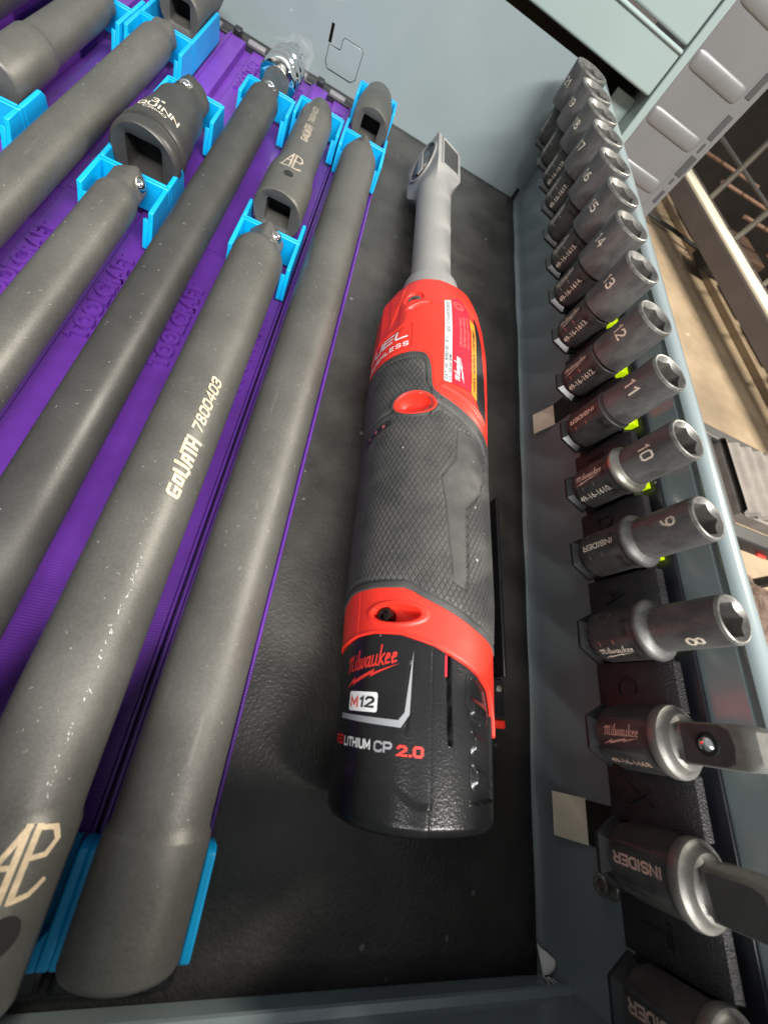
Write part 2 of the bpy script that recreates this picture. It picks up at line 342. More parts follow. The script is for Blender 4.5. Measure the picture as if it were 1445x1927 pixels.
GLY = {'A': [[(0, 0), (.5, 1), (1, 0)], [(.22, .34), (.78, .34)]], 'B': [[(0, .52), (.7, .52), (.86, .66), (.86, .86), (.7, 1), (0, 1), (0, 0), (.74, 0), (.94, .15), (.94, .38), (.7, .52)]],
       'C': [[(.95, .84), (.76, 1), (.22, 1), (0, .8), (0, .2), (.22, 0), (.76, 0), (.95, .16)]], 'D': [[(0, 0), (0, 1), (.6, 1), (.92, .76), (.92, .24), (.6, 0), (0, 0)]],
       'E': [[(.85, 1), (0, 1), (0, 0), (.85, 0)], [(0, .52), (.72, .52)]], 'F': [[(.85, 1), (0, 1), (0, 0)], [(0, .5), (.7, .5)]], 'H': [[(0, 0), (0, 1)], [(.88, 0), (.88, 1)], [(0, .5), (.88, .5)]],
       'I': [[(.1, 0), (.1, 1)]], 'L': [[(0, 1), (0, 0), (.78, 0)]], 'M': [[(0, 0), (0, 1), (.52, .22), (1.04, 1), (1.04, 0)]], 'N': [[(0, 0), (0, 1), (.9, 0), (.9, 1)]], 'O': [[(.5, 0), (.2, 0), (0, .2), (0, .8), (.2, 1), (.78, 1), (.98, .8), (.98, .2), (.78, 0), (.5, 0)]],
       'P': [[(0, 0), (0, 1), (.72, 1), (.9, .84), (.9, .58), (.72, .42), (0, .42)]], 'Q': [[(.5, 0), (.2, 0), (0, .2), (0, .8), (.2, 1), (.78, 1), (.98, .8), (.98, .2), (.78, 0), (.5, 0)], [(.6, .3), (1, -.05)]],
       'R': [[(0, 0), (0, 1), (.72, 1), (.9, .84), (.9, .6), (.72, .45), (0, .45)], [(.5, .45), (.92, 0)]], 'S': [[(.88, .82), (.7, 1), (.2, 1), (.02, .85), (.02, .64), (.2, .52), (.7, .48), (.9, .34), (.9, .15), (.7, 0), (.2, 0), (0, .18)]],
       'T': [[(0, 1), (.95, 1)], [(.47, 1), (.47, 0)]], 'U': [[(0, 1), (0, .2), (.2, 0), (.7, 0), (.9, .2), (.9, 1)]], 'V': [[(0, 1), (.48, 0), (.96, 1)]],
       '0': [[(.4, 0), (.15, 0), (0, .18), (0, .82), (.15, 1), (.65, 1), (.8, .82), (.8, .18), (.65, 0), (.4, 0)]], '1': [[(.08, .78), (.34, 1), (.34, 0)]], '2': [[(.02, .8), (.18, 1), (.62, 1), (.8, .82), (.78, .6), (0, .02), (.84, .02)]],
       '3': [[(0, .86), (.18, 1), (.62, 1), (.78, .84), (.76, .64), (.58, .53), (.3, .53)], [(.58, .53), (.8, .4), (.8, .14), (.62, 0), (.16, 0), (0, .14)]], '4': [[(.62, 0), (.62, 1), (0, .28), (.85, .28)]],
       '5': [[(.74, 1), (.08, 1), (.05, .56), (.55, .6), (.78, .44), (.78, .16), (.6, 0), (.14, 0), (0, .14)]], '6': [[(.7, 1), (.3, .86), (.02, .45), (.02, .16), (.2, 0), (.6, 0), (.78, .16), (.78, .42), (.6, .57), (.2, .55), (.03, .4)]],
       '7': [[(0, 1), (.82, 1), (.3, 0)]], '8': [[(.4, .53), (.14, .64), (.06, .84), (.2, 1), (.6, 1), (.74, .84), (.66, .64), (.4, .53), (.14, .44), (0, .26), (.04, .1), (.2, 0), (.6, 0), (.76, .1), (.8, .26), (.66, .44), (.4, .53)]],
       '9': [[(.1, 0), (.5, .14), (.78, .55), (.78, .84), (.6, 1), (.2, 1), (.02, .84), (.02, .58), (.2, .43), (.6, .45), (.77, .6)]], '-': [[(.02, .45), (.42, .45)]], '.': [[(.06, .0), (.06, .06)]], '"': [[(.05, 1), (.05, .75)], [(.3, 1), (.3, .75)]], ' ': []}
GWD = {'I': .2, '1': .42, '-': .44, '.': .12, 'M': 1.04, ' ': .3, '"': .35}
def caps(s, wgt=0.2, gap=0.34, shear=0.0):
    """bold drawn capitals and figures"""
    x = 0.0; P = []
    for ch in s:
        for pl in GLY[ch]: P.append([(x + a, b) for a, b in pl])
        xs = [a for pl in GLY[ch] for a, b in pl]; x += GWD.get(ch, max(xs) if xs else .3) + gap
    return strokes(P, wgt, shear)
def lint(parent, fr, r_, y0, y1, p0, p1, n, seed):
    """a few pale dust fibres resting on a bar"""
    q = np.random.default_rng(seed); mb = MB()
    for _ in range(n):
        y = q.uniform(y0, y1); ph = math.radians(q.uniform(p0, p1)); l_ = q.uniform(0.025, 0.085); a = q.uniform(0, PI); bend = q.uniform(-1.5, 1.5); pts = []
        for i in range(6):
            t = i / 5; aa = a + bend * t; dy = l_ * t * math.cos(aa); dx = l_ * t * math.sin(aa)
            rr = r_ + 0.010; th = ph + dx / r_; pts.append(fr(rr * math.sin(th), rr * math.cos(th), y + dy))
        mb.tube(pts, 0.0034, 5)
    o = mb.build('lint_fibres', mat('pale_lint', (0.40, 0.39, 0.36), 0.8), parent); o.location = -parent.location; o['kind'] = 'stuff'; return o

# ================================================================== THE DRAWER
def at_base(o, parent):
    o.parent = parent; o.location = -parent.location; return o
dr = thing('drawer_box', (0, 14.7, -0.3), 'open grey-green steel tool drawer holding the bars, ratchet and sockets', 'drawer')
XW = 11.75
# right wall: bottom cove, flat side, rolled top rim (one profile pushed along the depth)
prof = [(11.36, -0.30), (11.43, 0.00), (11.50, 0.05), (11.60, 0.11), (11.68, 0.22), (11.73, 0.38), (XW, 0.60), (XW, 7.18), (11.82, 7.22), (11.83, 7.30),
        (11.74, 7.34), (11.71, 7.42), (11.75, 7.52), (11.87, 7.60), (12.05, 7.64), (12.25, 7.61), (12.41, 7.54), (12.50, 7.40), (12.52, 7.1), (12.52, 6.6), (12.38, 6.6), (12.38, 7.2), (12.05, 7.25), (12.0, 7.1), (12.0, -0.30)]
mb = MB(); mb.prism([(x, z) for x, z in prof], 'y', -6.45, 35.75)
at_base(mb.build('side_wall', paint), dr)
YB = 35.45
mb = MB(); sx0, sx1, sz0, sz1 = -3.47, -3.29, 1.96, 2.84          # rear wall, with a narrow slit left open
for a, b, c_, d in ((-30, sx0, -0.3, 7.6), (sx1, 11.74, -0.3, 7.6), (sx0, sx1, -0.3, sz0), (sx0, sx1, sz1, 7.6)): mb.box(a, b, YB, YB + 0.12, c_, d)
rw = at_base(mb.build('rear_wall', paint, smooth=False), dr)
mb = MB(); mb.prism([(-3.37, 1.92), (-3.39, 1.17), (-3.2, 0.9), (-1.68, 0.9), (-1.45, 1.12), (-1.40, 2.44), (-1.52, 2.55), (-2.58, 2.53), (-2.66, 2.42), (-2.67, 1.97), (-2.75, 1.92)], 'y', YB - 0.07, YB - 0.004)
o = mb.build('knockout_tab', paint, None, bevel=0.02); o.parent = rw
mb = MB(); mb.prism([(-3.40, 1.93), (-3.42, 1.15), (-3.21, 0.87), (-1.67, 0.87), (-1.42, 1.10), (-1.37, 2.45), (-1.51, 2.58), (-2.59, 2.56), (-2.69, 2.43), (-2.70, 1.98)], 'y', YB - 0.012, YB - 0.002)
o = mb.build('tab_gap', holdm); o.parent = rw
mb = MB(); mb.box(-30, 12.0, -6.4, -6.06, -0.3, 10.4)  # upper part, out of view, made extra tall to shade the near end
fw = at_base(mb.build('front_wall', paint, bevel=0.05), dr)
mb = MB(); mb.prism([(-6.06, 0.86), (-5.96, 0.93), (-5.90, 1.03), (-5.92, 1.12), (-6.06, 1.2)], 'x', -30, 11.74)
o = mb.build('folded_hem', paint); o.parent = fw
mb = MB(); mb.box(-30, 11.36, -6.05, YB, -0.3, -0.22)
at_base(mb.build('floor_panel', paint, smooth=False), dr)
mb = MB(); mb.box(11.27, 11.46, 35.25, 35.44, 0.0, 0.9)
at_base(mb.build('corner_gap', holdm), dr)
# hollow rivet on the side wall
mb = MB(); fr = lambda a, b, t: (XW - t, -3.25 + a, 2.82 + b)
mb.lathe([(0.34, 0.0), (0.32, 0.06), (0.26, 0.1), (0.25, 0.38), (0.22, 0.42), (0.15, 0.42), (0.13, 0.38), (0.12, 0.1)], 28, fr)
at_base(mb.build('hollow_rivet', bright), dr)

# floor liner: thin vinyl, wavy at its cut edges
nx, ny = 60, 70; V = []; F = []
x0, x1, y0, y1 = -30, 11.40, -6.04, 35.43
for j in range(ny + 1):
    for i in range(nx + 1):
        u = i / nx; v = j / ny; x = x0 + (x1 - x0) * u; y = y0 + (y1 - y0) * v
        zz = 0.0 if 0.02 < u < 0.985 and 0.01 < v < 0.99 else 0.02
        if u > 0.999: x += 0.02 * math.sin(y * 1.3) + 0.025 * math.sin(y * 0.41); zz = 0.045 + 0.02 * math.sin(y * 0.7)
        V.append((x, y, zz + 0.006 * math.sin(x * 2.1) * math.sin(y * 1.7)))
for j in range(ny):
    for i in range(nx): a = j * (nx + 1) + i; F.append((a, a + 1, a + nx + 2, a + nx + 1))
mb = MB().add(V, F); o = mb.build('drawer_liner', mat_rubber)
sol = o.modifiers.new('thickness', 'SOLIDIFY'); sol.thickness = 0.2 * S; sol.offset = -1
tag(o, 'black grained vinyl liner covering the drawer floor', 'liner')

# loose crumbs and grit on the liner
q = np.random.default_rng(5); mb = MB()
for _ in range(230):
    x = q.uniform(1.6, 11.3); y = q.uniform(-5.8, 35.2); s_ = q.uniform(0.012, 0.035) * (1 + 0.03 * max(0, y)); 
    pts = [(x + s_ * q.normal(0, 0.6), y + s_ * q.normal(0, 0.6), 0.012 + s_ * q.uniform(0, 1)) for _k in range(4)]
    mb.add(pts, [(0, 1, 2), (0, 1, 3), (1, 2, 3), (0, 2, 3)])
tag(mb.build('grit', mat('pale_grit', (0.42, 0.40, 0.36), 0.8), smooth=False), 'pale crumbs and lint scattered over the black liner', 'grit', kind='stuff')

# torn scrap of white tape curled in the near corner
V = []; F = []; n = 14
for i in range(n + 1):
    t = i / n
    wdt = 0.46 * math.sin(PI * min(1, t * 1.15)) ** 0.7 * (1 - 0.25 * t) + 0.02
    yy = -5.42 - 0.62 * t; zc = 0.05 + 0.25 * math.sin(t * 2.2)
    for k in range(5):
        q = k / 4 - 0.15; V.append((11.44 + wdt * q * 0.75, yy + 0.03 * math.sin(9 * t + k), zc + 0.12 + wdt * q * 0.75 + 0.03 * math.sin(k * 2 + t * 5)))
for i in range(n):
    for k in range(4): a = i * 5 + k; F.append((a, a + 1, a + 6, a + 5))
mb = MB().add(V, F)
for (a, b) in (((11.40, -6.0, 0.45), (11.28, -6.03, 0.86)), ((11.52, -6.0, 0.5), (11.62, -6.02, 0.75)), ((11.47, -6.0, 0.5), (11.42, -6.03, 0.98))): mb.tube([a, ((a[0] + b[0]) / 2 + 0.03, a[1], (a[2] + b[2]) / 2), b], 0.018, 6)
o = mb.build('tape_scrap', mat('torn_white_tape', (0.85, 0.85, 0.80), 0.45, var=0.12, vscale=300))
so = o.modifiers.new('thickness', 'SOLIDIFY'); so.thickness = 0.015 * S
tag(o, 'small torn scrap of white tape curled in the near right drawer corner', 'tape')

# ================================================================== THE CABINET BEHIND
cb = thing('tool_cabinet', (0, 40, -20), 'pale grey-green tool cabinet with closed drawers above the open one', 'cabinet')
YF = 36.0
mb = MB(); mb.box(-30, 15.40, YF, YF + 1.2, 8.02, 10.17); o = mb.build('drawer_front', cabpaint, bevel=0.16, segs=4); at_base(o, cb)
mb = MB(); mb.prism([(YF + 0.02, 10.0), (YF - 0.10, 10.06), (YF - 0.12, 10.14), (YF - 0.02, 10.22), (YF + 0.4, 10.22), (YF + 0.4, 10.0)], 'x', -30, 15.36)
o2 = mb.build('pull_lip', cabpaint, bevel=0.03); o2.parent = o
mb = MB(); mb.box(-30, 15.40, YF, YF + 1.2, 10.36, 18.0); at_base(mb.build('drawer_front', cabpaint, bevel=0.16, segs=4), cb)
mb = MB(); mb.box(15.46, 16.00, YF - 0.12, YF + 2.0, -30, 20); at_base(mb.build('frame_post', cabpaint, bevel=0.10, segs=3), cb)
mb = MB(); mb.box(13.9, 15.45, YF + 1.4, YF + 1.55, -30, 7.4); at_base(mb.build('post_return', cabpaint, bevel=0.05), cb)
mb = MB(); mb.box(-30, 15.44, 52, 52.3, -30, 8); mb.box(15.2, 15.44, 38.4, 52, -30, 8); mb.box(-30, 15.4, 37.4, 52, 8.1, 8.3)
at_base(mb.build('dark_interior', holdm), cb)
mb = MB(); mb.box(12.62, 12.80, 14, 44, 2.4, 5.6); mb.box(12.9, 13.15, 20, 44, 1.6, 6.2); at_base(mb.build('slide_rail', greysteel, bevel=0.03), cb)

# grey ribbed locker standing against the cabinet
lk_m = mat('satin_grey_moulding', (0.19, 0.188, 0.19), 0.36, metal=0.3, var=0.05, vscale=30, bump=0.05, bscale=700)
lk = thing('ribbed_locker', (18.7, 42, -20), 'silver-grey moulded locker panel with raised horizontal ribs beside the cabinet', 'locker')
YL = 36.35
mb = MB(); mb.box(16.05, 20.45, YL, YL + 8, -30, 22); at_base(mb.build('panel', lk_m, bevel=0.12, segs=3), lk)
mb = MB(); mb.box(20.46, 21.5, YL + 0.18, YL + 8, -30, 22); at_base(mb.build('edge_flange', lk_m, bevel=0.12, segs=3), lk)
for zz in (13.0, 10.28, 7.58, 4.88, 2.18, -0.5):
    mb = MB(); pts = []
    for i in range(13):
        a = PI * i / 12; pts.append((zz + 0.46 * math.cos(a), YL + 0.03 - 0.17 * math.sin(a)))
    n = len(pts)
    xs = [16.25, 16.32, 16.5, 16.8, 19.9, 20.18, 20.32, 20.38]; ks = [0.1, 0.55, 0.88, 1, 1, 0.85, 0.5, 0.1]; V = []; F = []
    for x, k in zip(xs, ks):
        for (z, y) in pts: V.append((x, YL + 0.03 - (YL + 0.03 - y) * k, zz + (z - zz) * (0.6 + 0.4 * k)))
    for i in range(len(xs) - 1):
        for q in range(n - 1): a = i * n + q; F.append((a, a + 1, a + n + 1, a + n))
    mb.add(V, F); at_base(mb.build('rib', lk_m), lk)
for (z0, z1, xa, xb) in ((8.2, 9.5, 20.7, 21.12), (6.0, 7.2, 20.75, 21.25), (5.45, 5.8, 20.9, 21.05), (4.2, 5.0, 20.95, 21.2), (10.4, 11.6, 20.7, 21.1), (7.45, 7.95, 20.85, 21.0)):
    mb = MB(); mb.box(xa, xb, YL + 0.14, YL + 0.17, z0, z1); at_base(mb.build('slot', mat('slot_dark_grey', (0.05, 0.048, 0.05), 0.6)), lk)

# ================================================================== GARAGE FLOOR AND THINGS FAR BELOW ON THE RIGHT
conc = mat('tan_concrete', (0.33, 0.25, 0.165), 0.55, var=0.35, vscale=2.2, bump=0.15, bscale=30, dust=0.5, dscale=6, dcol=(0.6, 0.5, 0.4))
mb = MB(); mb.add([(-600, -600, -62), (900, -600, -62), (900, 1200, -62), (-600, 1200, -62)], [(0, 1, 2, 3)])
tag(mb.build('garage_floor', conc, smooth=False), kind='structure')
kb = MB()
d = Vector((213 - 192, 157 - 252, 0)); dn = d.normalized(); nrm = Vector((-dn.y, dn.x, 0))
if nrm.x < 0: nrm = -nrm
def strip(mb, p, q, off0, off1, z0, z1):
    a = Vector(p); b = Vector(q); dd = (b - a).normalized(); nn = Vector((-dd.y, dd.x, 0))
    if nn.x < 0: nn = -nn
    P = [a + nn * off0, b + nn * off0, b + nn * off1, a + nn * off1]
    return mb.add([(v.x, v.y, z0) for v in P] + [(v.x, v.y, z1) for v in P], [(0, 1, 2, 3), (4, 5, 6, 7), (0, 1, 5, 4), (1, 2, 6, 5), (2, 3, 7, 6), (3, 0, 4, 7)])
strip(kb, (178, 315, 0), (240, 35, 0), 0, 42, -61.99, -58.5)
tag(kb.build('floor_kerb', conc, bevel=0.5), 'low tan concrete kerb on the floor beneath the wire rack', 'kerb')
mb = MB(); mb.tube([(135, 262, -58), (172, 262, -58), (196, 259, -58)], 1.0, 8)
tag(mb.build('floor_cable', mat('black_rubber_cable', (0.02, 0.02, 0.02), 0.5)), 'thin black cable lying across the tan floor near the rack', 'cable')
mb = MB(); mb.box(184, 200, 236, 250, -58.4, -53)
tag(mb.build('floor_block', mat('black_rubber_cable', (0.02, 0.02, 0.02), 0.5), bevel=0.8), 'small black block on the kerb at the foot of the rack', 'block')

rk = thing('wire_rack', (185, 215, -62), 'dark wire rack with a cream lit front beam above the tan floor', 'rack')
rkgrey = mat('taupe_steel', (0.12, 0.10, 0.095), 0.5, metal=0.3, var=0.1, vscale=8)
cream = mat('cream_board', (0.80, 0.74, 0.58), 0.5, var=0.05, vscale=6)
A0, A1 = (151, 308, 0), (206, 92, 0)
mb = MB(); strip(mb, A0, A1, 0.0, 3.0, -50, -41.2); at_base(mb.build('front_beam', rkgrey, bevel=0.4), rk)
mb = MB(); strip(mb, A0, A1, 0.4, 11, -41.1, -39.8); at_base(mb.build('beam_cap', cream, bevel=0.3), rk)
mb = MB(); strip(mb, A0, A1, 11.1, 18, -44, -40.5); at_base(mb.build('inner_beam', rkgrey, bevel=0.3), rk)
dd = (Vector(A1) - Vector(A0)).normalized(); nn = Vector((-dd.y, dd.x, 0)); nn = nn if nn.x > 0 else -nn
steelrod = mat('dull_wire_steel', (0.20, 0.19, 0.175), 0.4, metal=0.7)
for k in range(-1, 7):
    p = Vector(A0) + dd * (49 + 31.5 * k) + nn * 13
    mb = MB(); mb.tube([(p.x, p.y, -41), (p.x, p.y, 40)], 1.5, 10); at_base(mb.build('upright_wire', steelrod), rk)
for zz in (-28, -2):
    p = Vector(A0) + nn * 30; q = Vector(A1) + nn * 30
    mb = MB(); mb.tube([(p.x, p.y, zz), (q.x, q.y, zz)], 0.9, 8); at_base(mb.build('cross_wire', steelrod), rk)
for k in range(8):
    p = Vector(A0) + dd * (20 + 27 * k) + nn * 12; q = p + nn * 55
    mb = MB(); mb.tube([(p.x, p.y, -33), (q.x, q.y, -33)], 0.8, 8); at_base(mb.build('shelf_wire', mat('rusty_wire', (0.22, 0.13, 0.09), 0.6, metal=0.3)), rk)
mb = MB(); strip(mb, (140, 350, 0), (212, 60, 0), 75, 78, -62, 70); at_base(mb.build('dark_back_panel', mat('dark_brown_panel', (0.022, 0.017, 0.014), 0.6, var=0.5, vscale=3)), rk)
for k in range(7):
    p = Vector(A0) + dd * (36 + 31 * k) + nn * 40
    mb = MB(); R_ = (lambda q, p=p: (p.x + dd.x * q[0] + nn.x * q[1], p.y + dd.y * q[0] + nn.y * q[1], q[2]))
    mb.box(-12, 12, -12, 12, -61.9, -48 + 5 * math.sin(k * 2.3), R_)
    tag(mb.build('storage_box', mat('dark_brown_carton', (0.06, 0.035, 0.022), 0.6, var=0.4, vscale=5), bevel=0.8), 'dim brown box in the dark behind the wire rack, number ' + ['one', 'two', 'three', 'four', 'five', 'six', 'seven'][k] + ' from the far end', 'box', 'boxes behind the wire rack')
tb = MB(); p = Vector(A0) + dd * 40 + nn * 28; tb.tube([(p.x - 8, p.y - 20, -6), (p.x + 6, p.y + 26, 2)], 2.2, 12)
tag(tb.build('lamp_tube', mat('white_tube_plastic', (0.85, 0.86, 0.80), 0.3)), 'bright white tube lying at the top of the dark wire rack', 'tube')

st = thing('workshop_stool', (97, 52, -62), 'low black framed stool with a grey ribbed pad beyond the drawer rim', 'stool')
blk = mat('black_tube_frame', (0.025, 0.023, 0.022), 0.45)
mb = MB(); mb.box(80, 116, 60.5, 64, -29, -26); mb.box(80, 116, 37, 40.5, -29, -26); mb.box(80.5, 84, 37, 64, -29.2, -26.2); mb.box(112, 116, 37, 64, -29.2, -26.2); at_base(mb.build('frame', blk, bevel=0.5), st)
pad = mat('grey_ribbed_foam', (0.20, 0.175, 0.155), 0.75, var=0.2, vscale=20, bump=0.3, bscale=120, bdist=0.2)
V = []; F = []; nxp = 60
for i in range(nxp + 1):
    x = 86.5 + 25 * i / nxp; zz = -25.4 + 0.42 * math.cos(2 * PI * i / 10)
    for y in (43.2, 43.8, 60.5, 61.2): V.append((x, y + 0.25 * (x - 86) / 2, zz - (0.8 if y in (43.2, 61.2) else 0)))
for i in range(nxp):
    for k in range(3): a = i * 4 + k; F.append((a, a + 1, a + 5, a + 4))
mb = MB().add(V, F); mb.box(86.5, 111.5, 43.5, 62.5, -29, -26.4); at_base(mb.build('ribbed_pad', pad), st)
for x in (82, 114):
    for y in (39, 62): mb = MB(); mb.tube([(x, y, -28), (x, y, -61.9)], 1.3, 8); at_base(mb.build('leg', blk), st)
mb = MB(); mb.box(91, 93.5, 36.3, 36.9, -28.0, -27.6); at_base(mb.build('red_tag', inkred), st)

# soft brown bundle and pale cloth, only a blurred sliver beyond the rim
def lump(name, cx, cy, cz, rx, ry, rz_, material, seed, label, cat):
    bm = bmesh.new(); bmesh.ops.create_icosphere(bm, subdivisions=5, radius=1)
    from mathutils import noise as mn
    for v in bm.verts:
        n = mn.fractal(v.co * 2.2 + Vector((seed, 0, 0)), 1.0, 2.0, 5); v.co = v.co * (1 + 0.16 * n)
        v.co = Vector((cx + v.co.x * rx, cy + v.co.y * ry, max(-61.95, cz + v.co.z * rz_))) * S
    me = bpy.data.meshes.new(name); bm.to_mesh(me); bm.free(); me.materials.append(material)
    for p in me.polygons: p.use_smooth = True
    o = bpy.data.objects.new(name, me); C.objects.link(o); return tag(o, label, cat)
lump('fleece_bundle', 92, 22, -48, 17, 16, 22, mat('brown_fleece', (0.10, 0.06, 0.045), 0.8, var=0.6, vscale=40, vcol=(0.30, 0.20, 0.15), bump=0.8, bscale=160, bdist=0.5, stretch=(1, 0.3, 1)), 3, 'blurred brown fleecy bundle beyond the drawer rim', 'bundle')
lump('pale_cloth', 84, -2, -46, 14, 15, 22, mat('white_ribbed_cloth', (0.55, 0.55, 0.55), 0.8, var=0.45, vscale=55, bump=0.8, bscale=90, bdist=0.6, stretch=(0.25, 1, 1)), 8, 'blurred white ribbed cloth at the right edge beyond the rim', 'cloth')

# ================================================================== PURPLE RAILS, BLUE HOLDERS, BARS
RX = [0.16, -2.33, -4.78, -7.23, -9.68, -12.13, -14.58]       # rail centres, pitch 2.45
RWD = 2.42; ZF = 0.62                                         # rail width, flange height
TT = centred(text2d('TOOLCRAFT', 1.0, bold=0.045, spacing=1.0))
wtt = width(TT)[0]
rail_lab = ['purple printed rail under the rightmost black bar', 'purple printed rail under the tan-lettered bar', 'purple printed rail under the thin bar with the chrome adapter',
            'purple printed rail under the bar in line with the short flanged adapter', 'purple printed rail under the second bar from the left edge', 'purple printed rail in the upper left corner', 'purple printed rail at the left frame edge, hardly showing']
for k, xc in enumerate(RX):
    a, b = xc - RWD / 2, xc + RWD / 2
    r = thing('tool_rail', (xc, 14, 0), rail_lab[k], 'rail', 'purple tool rails on the drawer floor')
    y0, y1 = -3.4, 33.2
    pr = [(a, 0.0), (a, ZF + 0.09), (a + 0.03, ZF + 0.12), (a + 0.09, ZF + 0.12), (a + 0.12, ZF + 0.04), (a + 0.86, ZF + 0.04), (a + 0.88, ZF), (a + 0.88, 0.30), (a + 1.30, 0.30), (a + 1.30, 0.44), (a + 1.34, 0.48),
          (b - 0.14, 0.48), (b - 0.11, ZF - 0.03), (b - 0.08, ZF), (b - 0.02, ZF), (b, ZF - 0.04), (b, 0.0)]
    mb = MB(); mb.prism(pr, 'y', y0, 16.2); o = mb.build('rail_section', purple); at_base(o, r)
    mb = MB(); mb.prism([(x, z * 1.02 if z > 0 else z) for x, z in pr], 'y', 16.24, y1); at_base(mb.build('rail_section', purple), r)
    # raised brand lettering on the flange: near repeat and far repeat
    for (yc, ln) in ((11.8, 4.3), (30.2, 3.6)):
        sx = ln / wtt
        V2 = [(u * sx, v) for u, v in TT[0]]
        o = wrap('raised_lettering', (V2, TT[1]), lambda u, v: (xc + 0.56 - v * 0.74, yc + u, 0.54), purple, r, maxlen=5)
        o.location = -r.location
        so = o.modifiers.new('thickness', 'SOLIDIFY'); so.thickness = 0.22 * S; so.offset = 0
        bv = o.modifiers.new('edge', 'BEVEL'); bv.width = 0.025 * S; bv.segments = 2; bv.limit_method = 'ANGLE'
    # black end stop and grey lock piece at the far end, black stop at the near end
    mb = MB(); mb.box(a + 0.02, b - 0.02, y1 + 0.02, y1 + 0.55, 0.02, 0.62); mb.box(a + 0.1, a + 0.5, y1 + 0.2, y1 + 0.75, 0.05, 0.9)
    at_base(mb.build('end_stop', blackpl, bevel=0.04), r)
    mb = MB(); mb.box(a + 0.95, b - 0.5, y1 + 0.12, y1 + 0.5, 0.3, 0.74); at_base(mb.build('lock_piece', mat('smoky_grey_plastic', (0.22, 0.21, 0.22), 0.3), bevel=0.03), r)
    mb = MB(); mb.box(a + 0.03, b - 0.03, y0 - 2.35, y0 - 0.03, 0.02, 0.58); at_base(mb.build('end_stop', blackpl, bevel=0.12), r)

ZH0, ZH1 = 0.50, 1.95
def holder(k, yc, near, far, label, tall=ZH1):
    xc = RX[k]; a, b = xc - RWD / 2 + 0.01, xc + RWD / 2 - 0.01; th = 0.16
    h = thing('bar_holder', (xc, yc, ZH0), label, 'holder', 'blue printed holders clipped in the rails')
    # cross wall with a rounded cradle cut
    pts = [(a, ZF + 0.15), (a, tall), (a + th, tall)]
    n = 14
    for i in range(n + 1):
        q = PI * i / n; pts.append((xc - 0.70 * math.cos(q), tall - 0.02 - 0.34 * math.sin(q)) if far == 0 or True else None)
    pts += [(b - th, tall), (b, tall), (b, ZF + 0.15), (b - 0.3, ZF + 0.13), (b - 0.3, ZH0), (a + 0.3, ZH0), (a + 0.3, ZF + 0.13)]
    mb = MB(); mb.prism([(a, ZF + 0.15), (a, tall), (b, tall), (b, ZF + 0.15)], 'y', yc - 0.12, yc + 0.12)
    at_base(mb.build('cross_wall', blue, bevel=0.035), h)
    mb = MB(); mb.box(a + 0.1, b - 0.1, yc - 0.05, yc + 0.05, tall, tall + 0.05); at_base(mb.build('top_rib', blue, bevel=0.02), h)
    for s_, x0_, x1_ in ((-1, a, a + th), (1, b - th, b)):
        if near > 0:
            mb = MB(); mb.prism([(yc - 0.12, ZF + 0.15), (yc - near - 0.35, ZF + 0.15), (yc - near - 0.30, ZF + 0.35), (yc - near, tall - 0.25), (yc - near + 0.06, tall), (yc - 0.12, tall)], 'x', x0_, x1_)
            at_base(mb.build('side_arm', blue, bevel=0.03), h)
            # inward lip along the slanted end
            xi = (x1_, x1_ + 0.16) if s_ < 0 else (x0_ - 0.16, x0_)
            mb = MB(); mb.prism([(yc - near - 0.35, ZF + 0.15), (yc - near - 0.30, ZF + 0.35), (yc - near, tall - 0.25), (yc - near + 0.16, tall - 0.32), (yc - near - 0.12, ZF + 0.35)], 'x', *xi)
            at_base(mb.build('arm_lip', blue, bevel=0.02), h)
        if far > 0:
            mb = MB(); mb.prism([(yc + 0.12, ZF + 0.15), (yc + far, ZF + 0.15), (yc + far, tall - 0.2), (yc + far - 0.2, tall), (yc + 0.12, tall)], 'x', x0_, x1_)
            at_base(mb.build('side_arm', blue, bevel=0.05, segs=3), h)
    return h
holder(0, 27.5, 1.75, 1.4, 'blue holder between the rightmost bar and its square-holed socket end')
holder(0, 33.0, 1.6, 0.0, 'blue holder at the far end of the rightmost rail', 2.1)
holder(1, 17.05, 1.9, 1.45, 'blue holder between the two tan-lettered tools')
holder(1, 28.05, 1.8, 0.0, 'blue holder behind the tip of the short tan-lettered bar')
holder(2, 27.1, 1.7, 0.0, 'blue holder just below the chrome adapter')
holder(3, 16.55, 1.75, 1.6, 'blue holder in front of the short flanged adapter')
holder(3, 23.4, 1.6, 0.0, 'blue holder behind the short flanged adapter')
holder(4, 27.1, 1.7, 4.2, 'blue holder at the tip of the second bar from the left, beside the back wall')
holder(5, 17.0, 0.9, 1.6, 'blue holder at the left frame edge below the stepped bar')
holder(5, 26.7, 1.6, 1.6, 'blue holder behind the tip of the stepped bar in the upper left')
